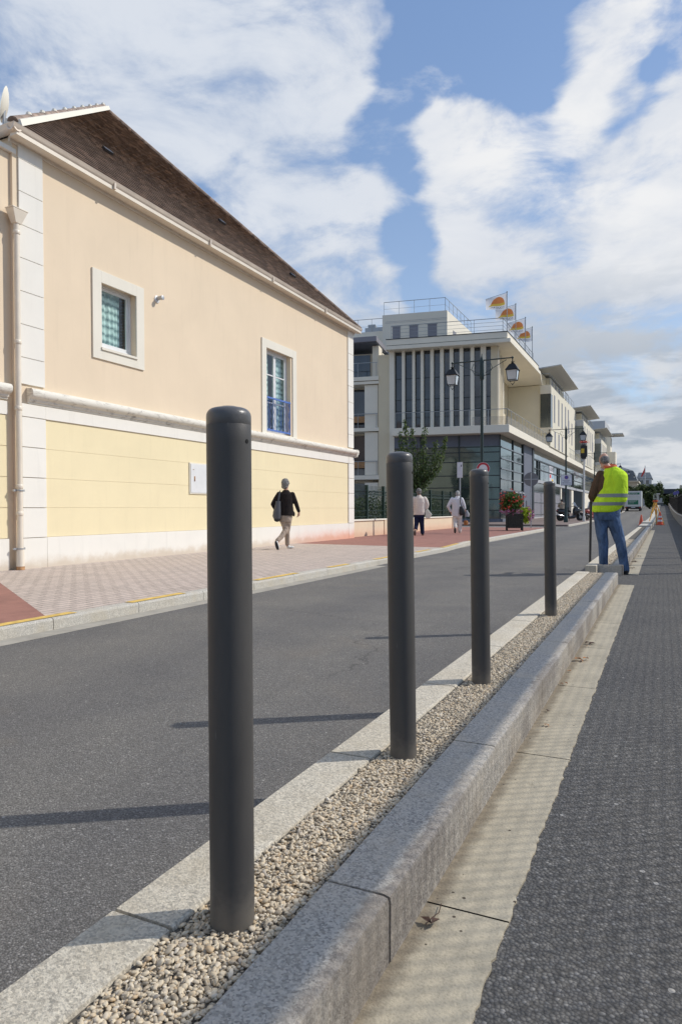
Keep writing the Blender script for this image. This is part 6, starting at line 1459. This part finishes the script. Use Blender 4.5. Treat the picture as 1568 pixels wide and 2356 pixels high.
def scooter(label, loc, rz, paint, group):
    t = thing('scooter', label, 'scooter', loc, rz, group)
    wheel(t, -.72, .29, .29, .15); wheel(t, .80, .29, .29, .12)
    mb = MB()   # body panels as lofts along x: cross sections (y half width, z low, z high)
    def hull(secs, name, mt):
        mb = MB(); n = 12; vs = []
        for x, hw, zl, zh in secs:
            for j in range(n): a = 2*math.pi*j/n; ca, sa = math.cos(a), math.sin(a); ex = lambda v: math.copysign(abs(v)**.7, v); vs.append((x, hw*ex(ca), (zl+zh)/2+(zh-zl)/2*ex(sa)))
        k = len(secs); mb.add(vs, [(i*n+j,i*n+(j+1)%n,(i+1)*n+(j+1)%n,(i+1)*n+j) for i in range(k-1) for j in range(n)]+[tuple(range(n))[::-1], tuple((k-1)*n+j for j in range(n))])
        return mb.build(name, mt, t, world=False, smooth=True, angle=60)
    hull([(-1.02,.04,.66,.72),(-.9,.13,.58,.84),(-.6,.19,.50,.84),(-.3,.19,.34,.78),(-.1,.17,.24,.60)], 'tail', paint)
    hull([(-.95,.08,.80,.86),(-.7,.15,.80,.93),(-.35,.16,.74,.88),(-.05,.13,.66,.79),(.08,.10,.62,.70)], 'seat', 'dark_rubber')
    hull([(-.35,.18,.20,.42),(0,.20,.16,.36),(.3,.19,.17,.44),(.42,.17,.22,.70)], 'floor', paint)
    hull([(.28,.14,.30,.92),(.42,.22,.34,1.02),(.58,.22,.48,1.0),(.74,.15,.62,.92),(.86,.05,.72,.82)], 'fairing', paint)
    hull([(.52,.075,.50,.56),(.7,.085,.56,.63),(.9,.085,.57,.62),(1.06,.06,.46,.52)], 'mudguard', paint)
    mb = MB(); mb.add([(.32,-.17,1.34),(.32,.17,1.34),(.62,.13,.98),(.62,-.13,.98),(.44,-.20,1.10),(.44,.20,1.10)], [(0,1,5,4),(4,5,2,3)]); mb.build('windscreen', 'lamp_glass', t, world=False)
    mb = MB(); mb.tube([(.26,-.34,1.03),(.34,-.12,1.05),(.34,.12,1.05),(.26,.34,1.03)], .016, 8); mb.tube([(.3,-.22,1.05),(.36,-.27,1.22)], .008, 6); mb.ball((.36,-.29,1.24),(.02,.06,.04),8); mb.tube([(.3,.22,1.05),(.36,.27,1.22)], .008, 6); mb.ball((.36,.29,1.24),(.02,.06,.04),8); mb.build('handlebar', 'black_plastic', t, world=False)
    mb = MB(); mb.tube([(.60,-.075,.72),(.80,-.08,.29)], .025, 8); mb.tube([(.60,.075,.72),(.80,.08,.29)], .025, 8); mb.lathe([(.11,0),(.11,.006)], (.80,-.085,.29), 20, Matrix.Rotation(R(90),3,'X')); mb.build('fork', 'steel', t, world=False)
    mb = MB(); mb.tube([(-.25,-.17,.27),(-.45,-.21,.32),(-.55,-.22,.36),(-1.05,-.24,.46)], [.025,.035,.062,.058], 12); mb.build('exhaust', 'chrome', t, world=False, smooth=True)
    for q in (-.07,.07): mb = MB(); mb.ball((.80,q,.80),(.05,.05,.04),8); mb.build('headlight', 'lamp_glass', t, world=False)
    mb = MB(); mb.cbox((-.98,0,.76),(.05,.16,.06)); mb.build('tail_light', 'tail_red', t, world=False)
    mb = MB(); mb.tube([(-.05,-.1,.25),(-.12,-.16,.02)], .014, 6); mb.tube([(-.9,0,.5),(-1.14,0,.30)], .02, 6); mb.build('stand', 'black_plastic', t, world=False)
    return t
scooter('black maxi scooter with chrome exhaust parked side-on behind the second lamp post', (-6.05,51.25,.10), R(35), 'bike_black', None)
scooter('red and dark motor scooter parked just beyond the black one, mostly behind the survey pole', (-4.95,56.0,.10), R(62), 'bike_red', None)
# ------------------------------------------------------------------ cars and van
def car(label, loc, rz, paint):
    t = thing('parked_car', label, 'car', loc, rz, None)
    secs = [(-2.0,.62,.35,.62),(-1.95,.78,.28,.88),(-1.6,.84,.24,.98),(-.8,.86,.22,.99),(.6,.86,.22,.97),(1.2,.83,.24,.90),(1.8,.76,.28,.74),(1.98,.60,.34,.58)]
    mb = MB(); n = 16; vs = []
    ex = lambda v: math.copysign(abs(v)**.45, v)
    for x, hw, zl, zh in secs:
        for j in range(n): a = 2*math.pi*(j+.5)/n; vs.append((x, hw*ex(math.cos(a)), (zl+zh)/2+(zh-zl)/2*ex(math.sin(a))))
    k = len(secs); mb.add(vs, [(i*n+j,i*n+(j+1)%n,(i+1)*n+(j+1)%n,(i+1)*n+j) for i in range(k-1) for j in range(n)]+[tuple(range(n))[::-1], tuple((k-1)*n+j for j in range(n))]); mb.build('body', paint, t, world=False, smooth=True, angle=50)
    mb = MB(); a = [(-1.85,.72,.95),(-1.45,.62,1.42),(.2,.62,1.46),(1.05,.70,.93)]
    vs = [(x,s*w_,z) for x,w_,z in a for s in (-1,1)]; mb.add(vs, [(0,1,3,2),(2,3,5,4),(4,5,7,6),(0,2,4,6),(1,7,5,3)]); mb.build('windows', 'glass_dark', t, world=False)
    mb = MB(); mb.prism([(-1.42,-.60),(-1.42,.60),(.15,.60),(.15,-.60)], 1.44, 1.50)
    for s in (-1,1):
        for p, q in zip(a, a[1:]): mb.tube([(p[0],s*p[1],p[2]),(q[0],s*q[1],q[2])], .035, 6)
        mb.tube([(-.5,s*.73,.96),(-.5,s*.63,1.44)], .035, 6)
    mb.build('roof', paint, t, world=False, bevel=.01)
    for x in (-1.25,1.28):
        for s in (-1,1): wheel(t, x, .31, .31, .19, y=s*.76)
    for s in (-1,1):
        mb = MB(); mb.cbox((-1.93,s*.62,.80),(.12,.20,.26)); mb.build('tail_light', 'tail_red', t, world=False, bevel=.02)
        mb = MB(); mb.cbox((1.88,s*.58,.62),(.14,.26,.12)); mb.build('headlight', 'lamp_glass', t, world=False, bevel=.02)
    mb = MB(); mb.cbox((-2.0,0,.62),(.02,.5,.11)); mb.build('number_plate', 'sign_white', t, world=False); mb = MB(); mb.cbox((-1.98,0,.42),(.06,1.4,.16)); mb.build('bumper', 'black_plastic', t, world=False, bevel=.02)
    return t
car('grey hatchback parked at the kerb just left of the white van', (-5.55,93,g(93)), R(92), 'car_grey')
car('white car parked beyond the scooters, behind the arm of the man in the vest', (-5.5,66,g(66)), R(95), 'car_white')
vn = thing('delivery_van', 'white box van with green lettered panels, seen from behind on the road', 'van', (-3.72,102,g(102)), 0)
e = 0
mb = MB(); mb.box((-1.05,0,.62),(1.05,3.8,2.05)); mb.build('box', 'truck_white', vn, world=False, bevel=.02)
mb = MB(); mb.box((-1.03,-.05,2.05),(1.05,3.8,2.76)); mb.build('luton', 'truck_white', vn, world=False, bevel=.02)
mb = MB(); mb.box((-.92,-.060,2.12),(.92,-.052,2.70)); mb.build('sign_panel', 'sign_white', vn, world=False)
for nm, (x0,z0,x1,z1) in dict(green_panel=(-.85,2.28,.80,2.56)).items(): mb = MB(); mb.box((x0,-.066,z0),(x1,-.061,z1)); mb.build(nm, 'truck_green', vn, world=False)
mb = MB(); mb.box((-.66,-.012,.92),(.64,-.004,1.52)); mb.build('green_panel', 'truck_green', vn, world=False)
mb = MB(); Mt = Matrix(((1,0,0,0),(0,0,0,-.069),(0,1,0,2.42),(0,0,0,1))); text_mesh('Europcar', .30, Mt, mb)
for z, w_ in ((1.42,.5),(1.30,.42),(1.14,.25)):
    x = -.56
    while x < -.56+w_*2: q = x+random.uniform(.06,.15); mb.box((x,-.018,z-.025),(q,-.013,z+.025)); x = q+.04
mb.build('lettering', 'sign_white', vn, world=False)
mb = MB(); mb.box((-1.0,.0,.38),(1.0,.12,.60)); mb.box((-.9,.1,.3),(.9,4.5,.62)); mb.build('chassis', 'black_plastic', vn, world=False)
for s in (-1,1):
    mb = MB(); mb.cbox((s*.86,-.02,.52),(.22,.06,.13)); mb.build('tail_light', 'tail_red', vn, world=False)
    mb = MB(); Mx = Matrix.Rotation(R(90),3,'Y'); mb.lathe([(.2,-.12),(.33,-.12),(.36,-.06),(.36,.06),(.33,.12),(.2,.12)], (s*.82,1.0,.36), 20, Mx); mb.build('wheel', 'dark_rubber', vn, world=False)
    mb = MB(); mb.lathe([(.2,-.1),(.33,-.1),(.34,-.06),(.34,.06),(.33,.1),(.2,.1)], (s*.86,4.6,.34), 20, Mx); mb.build('wheel', 'dark_rubber', vn, world=False)
mb = MB(); mb.cbox((0,-.015,.52),(.5,.02,.11)); mb.build('number_plate', 'sign_white', vn, world=False)
mb = MB(); mb.box((-.98,3.8,.40),(.98,5.5,1.9)); mb.build('cab', 'truck_white', vn, world=False, bevel=.1)
# ------------------------------------------------------------------ far end of the street
t = thing('slate_roof_building', 'cream building with tall slate mansard roof behind the farthest lamp posts', 'building', (-6,158,1.5))
mb = MB(); mb.box((-22,152,1.4),(-4.8,166,6.4)); mb.build('wall', 'far_wall', t); mb = MB(); mb.box((-22,151.6,6.4),(-4.5,166.4,6.7)); mb.build('cornice', 'far_wall', t)
mb = MB(); mb.add([(-22,152,6.7),(-4.8,152,6.7),(-4.8,166,6.7),(-22,166,6.7),(-21,153,8.8),(-5.6,153,8.8),(-5.6,165,8.8),(-21,165,8.8),(-18,158,9.9),(-8,158,9.9)], [(0,1,5,4),(1,2,6,5),(2,3,7,6),(3,0,4,7),(4,5,9,8),(5,6,9),(6,7,8,9),(7,4,8)]); mb.build('roof', 'slate', t)
t = thing('white_house', 'white house with grey roof and dormers beyond the slate roofed building', 'building', (-3.5,175,1.5))
mb = MB(); mb.box((-5.4,172,1.4),(-2.4,182,7.9)); mb.build('wall', 'far_white', t)
mb = MB(); mb.add([(-5.6,171.8,7.9),(-2.2,171.8,7.9),(-2.2,182,7.9),(-5.6,182,7.9),(-5.2,174,9.4),(-2.8,174,9.4),(-2.8,180,9.4),(-5.2,180,9.4)], [(0,1,5,4),(1,2,6,5),(2,3,7,6),(3,0,4,7),(4,5,6,7)]); mb.build('roof', 'slate', t)
each('window', 'glass_far', t, [((x,171.9,z),(x+.6,171.97,z+.9)) for z in (5.0,6.6) for x in (-4.8,-3.6)])
t = thing('chimney_house', 'distant low roof with a pale chimney stack right of the white house', 'building', (-1.5,180,1.5))
mb = MB(); mb.box((-2.9,178,1.4),(-.5,186,4.9)); mb.build('wall', 'far_white', t); mb = MB(); mb.add([(-3.1,178,4.9),(-.3,178,4.9),(-.3,186,4.9),(-3.1,186,4.9),(-2.9,181,6.6),(-1.4,181,6.0)], [(0,1,5,4),(1,2,5),(2,3,4,5),(3,0,4)]); mb.build('roof', 'slate', t); mb = MB(); mb.box((-2.2,180,5.6),(-1.4,181,7.0)); mb.build('chimney', 'far_white', t)
t = thing('viaduct', 'dark bridge deck crossing the street at the far right horizon', 'bridge', (4,176,1.5))
mb = MB(); mb.box((-1.2,172,4.4),(60,180,5.45)); mb.build('deck', 'bridge_dark', t)
each('pier', 'far_white', t, [((1.2,172.5,1.0),(1.9,178.9,4.39)), ((-1.0,172.5,1.0),(-.2,178.9,4.39))]); mb = MB(); mb.box((-1.2,179,1.0),(60,180,4.4)); mb.build('back_wall', 'bridge_dark', t)
mb = MB(); mb.box((3.4,170,5.4),(9,176,6.2)); mb.build('parapet_block', 'far_wall', t)
for k in range(5): mb = MB(); mb.box((2.1+k*.35,172,1.5),(2.2+k*.35,172.3,4.4)); mb.build('post', 'pillar_blue', t)
t = thing('kiosk', 'low white flat-roofed shelter in front of the bridge, behind the tripod', 'building', (-.6,160,1.5))
mb = MB(); mb.box((-2.6,158,4.0),(-.6,162,4.2)); mb.build('roof', 'far_white', t); mb = MB(); mb.box((-2.4,159,1.4),(-.8,161.5,4.0)); mb.build('wall', 'grey_stucco', t); each('window', 'glass_dark', t, [((-2.2,158.9,2.2),(-1.9,158.95,3.4)), ((-1.5,158.9,2.2),(-1.2,158.95,3.4))])
t = thing('parapet_wall', 'thin pale horizontal wall across the end of the cycle path', 'wall', (-.8,152,1.5))
mb = MB(); mb.box((-3.4,152,1.0),(1.2,152.4,2.15)); mb.build('wall', 'slate', t); mb = MB(); mb.box((-3.4,151.9,2.15),(1.2,152.5,2.32)); mb.build('coping', 'far_white', t)
t = thing('flagpole', 'white flagpole with a drooping red and white flag above the far trees', 'flagpole', (-3.3,150,1.5))
mb = MB(); mb.tube([(-3.3,150,1.4),(-3.3,150,9.6)], .07, 8); mb.build('pole', 'far_white', t); mb = MB(); mb.add([(-3.3,150,9.4),(-3.3,150,8.4),(-3.9,150.2,7.3),(-4.05,150.1,7.5)], [(0,1,2,3)]); mb.add([(-3.3,149.95,9.4),(-3.3,149.95,9.0),(-3.95,150.1,7.4),(-4.05,150.05,7.5)], [(0,1,2,3)]); mb.build('flag', 'text_red', t)
for (x,y,z) in ((2.2,130,0),(1.75,126,-.25)):
    t = thing('road_sign', 'small blue square sign beside the bridge, '+('higher one' if z == 0 else 'lower one'), 'road sign', (x,y,g(y)), 0, None)
    mb = MB(); mb.tube([(x,y,g(y)),(x,y,4.1+z)], .05, 6); mb.build('pole', 'zinc', t); mb = MB(); mb.box((x-.25,y-.05,3.5+z),(x+.25,y-.03,4.0+z)); mb.build('plate', 'sign_blue', t)
def far_tree(label, x, y, r, h, z0=1.2, name='leafy_tree'):
    t = thing(name, label, 'tree', (x,y,g(y)), 0, 'trees at the far end of the street')
    mb = MB(); mb.tube([(0,0,0),(.05,0,h*.35),(0,0,h*.6)], [.16,.12,.06], 8); 
    cl = []
    for k in range(7):
        a = random.uniform(0,6.28); c = (math.cos(a)*r*.55*random.random()**.5, math.sin(a)*r*.5, z0+(h-z0)*random.uniform(.3,.82)); cl.append(c); mb.tube([(0,0,h*.35),c], [.07,.02], 5)
    mb.build('trunk', 'bark', t, world=False)
    mb = MB(); P_ = blob_pts(900,(0,0,(z0+h)/2),(r*.8,r*.8,(h-z0)*.42))
    for c in cl: P_ += blob_pts(260, c, (r*.42,r*.42,(h-z0)*.24))
    leaf_mesh(mb, P_, .34, .75, 0); mb.build('crown', 'leaves_far', t, world=False)
far_tree('bushy tree rising above the left side of the white van', -6.6, 122, 1.5, 4.1)
far_tree('tree directly behind the top of the van', -4.9, 128, 1.5, 4.0)
far_tree('tree behind the right side of the van', -3.4, 132, 1.5, 4.4)
far_tree('rounded tree right of the van, taller than its neighbours', -2.2, 128, 1.3, 3.9)
far_tree('low shrubby tree between the van and the tripod', -1.9, 118, .8, 2.6, .1)
far_tree('thin tree with sparse top on the horizon above the tripod', -1.0, 168, 1.3, 5.4)
far_tree('dark shrub at the end of the cycle path below the bridge', 1.2, 148, 1.5, 2.4, 0)
far_tree('dark bush under the bridge, right of the first shrub', 2.6, 140, 1.4, 3.1, 0)
far_tree('bush with yellow-green leaves between the grey car and the van', -5.3, 97, .55, 1.9, .0)
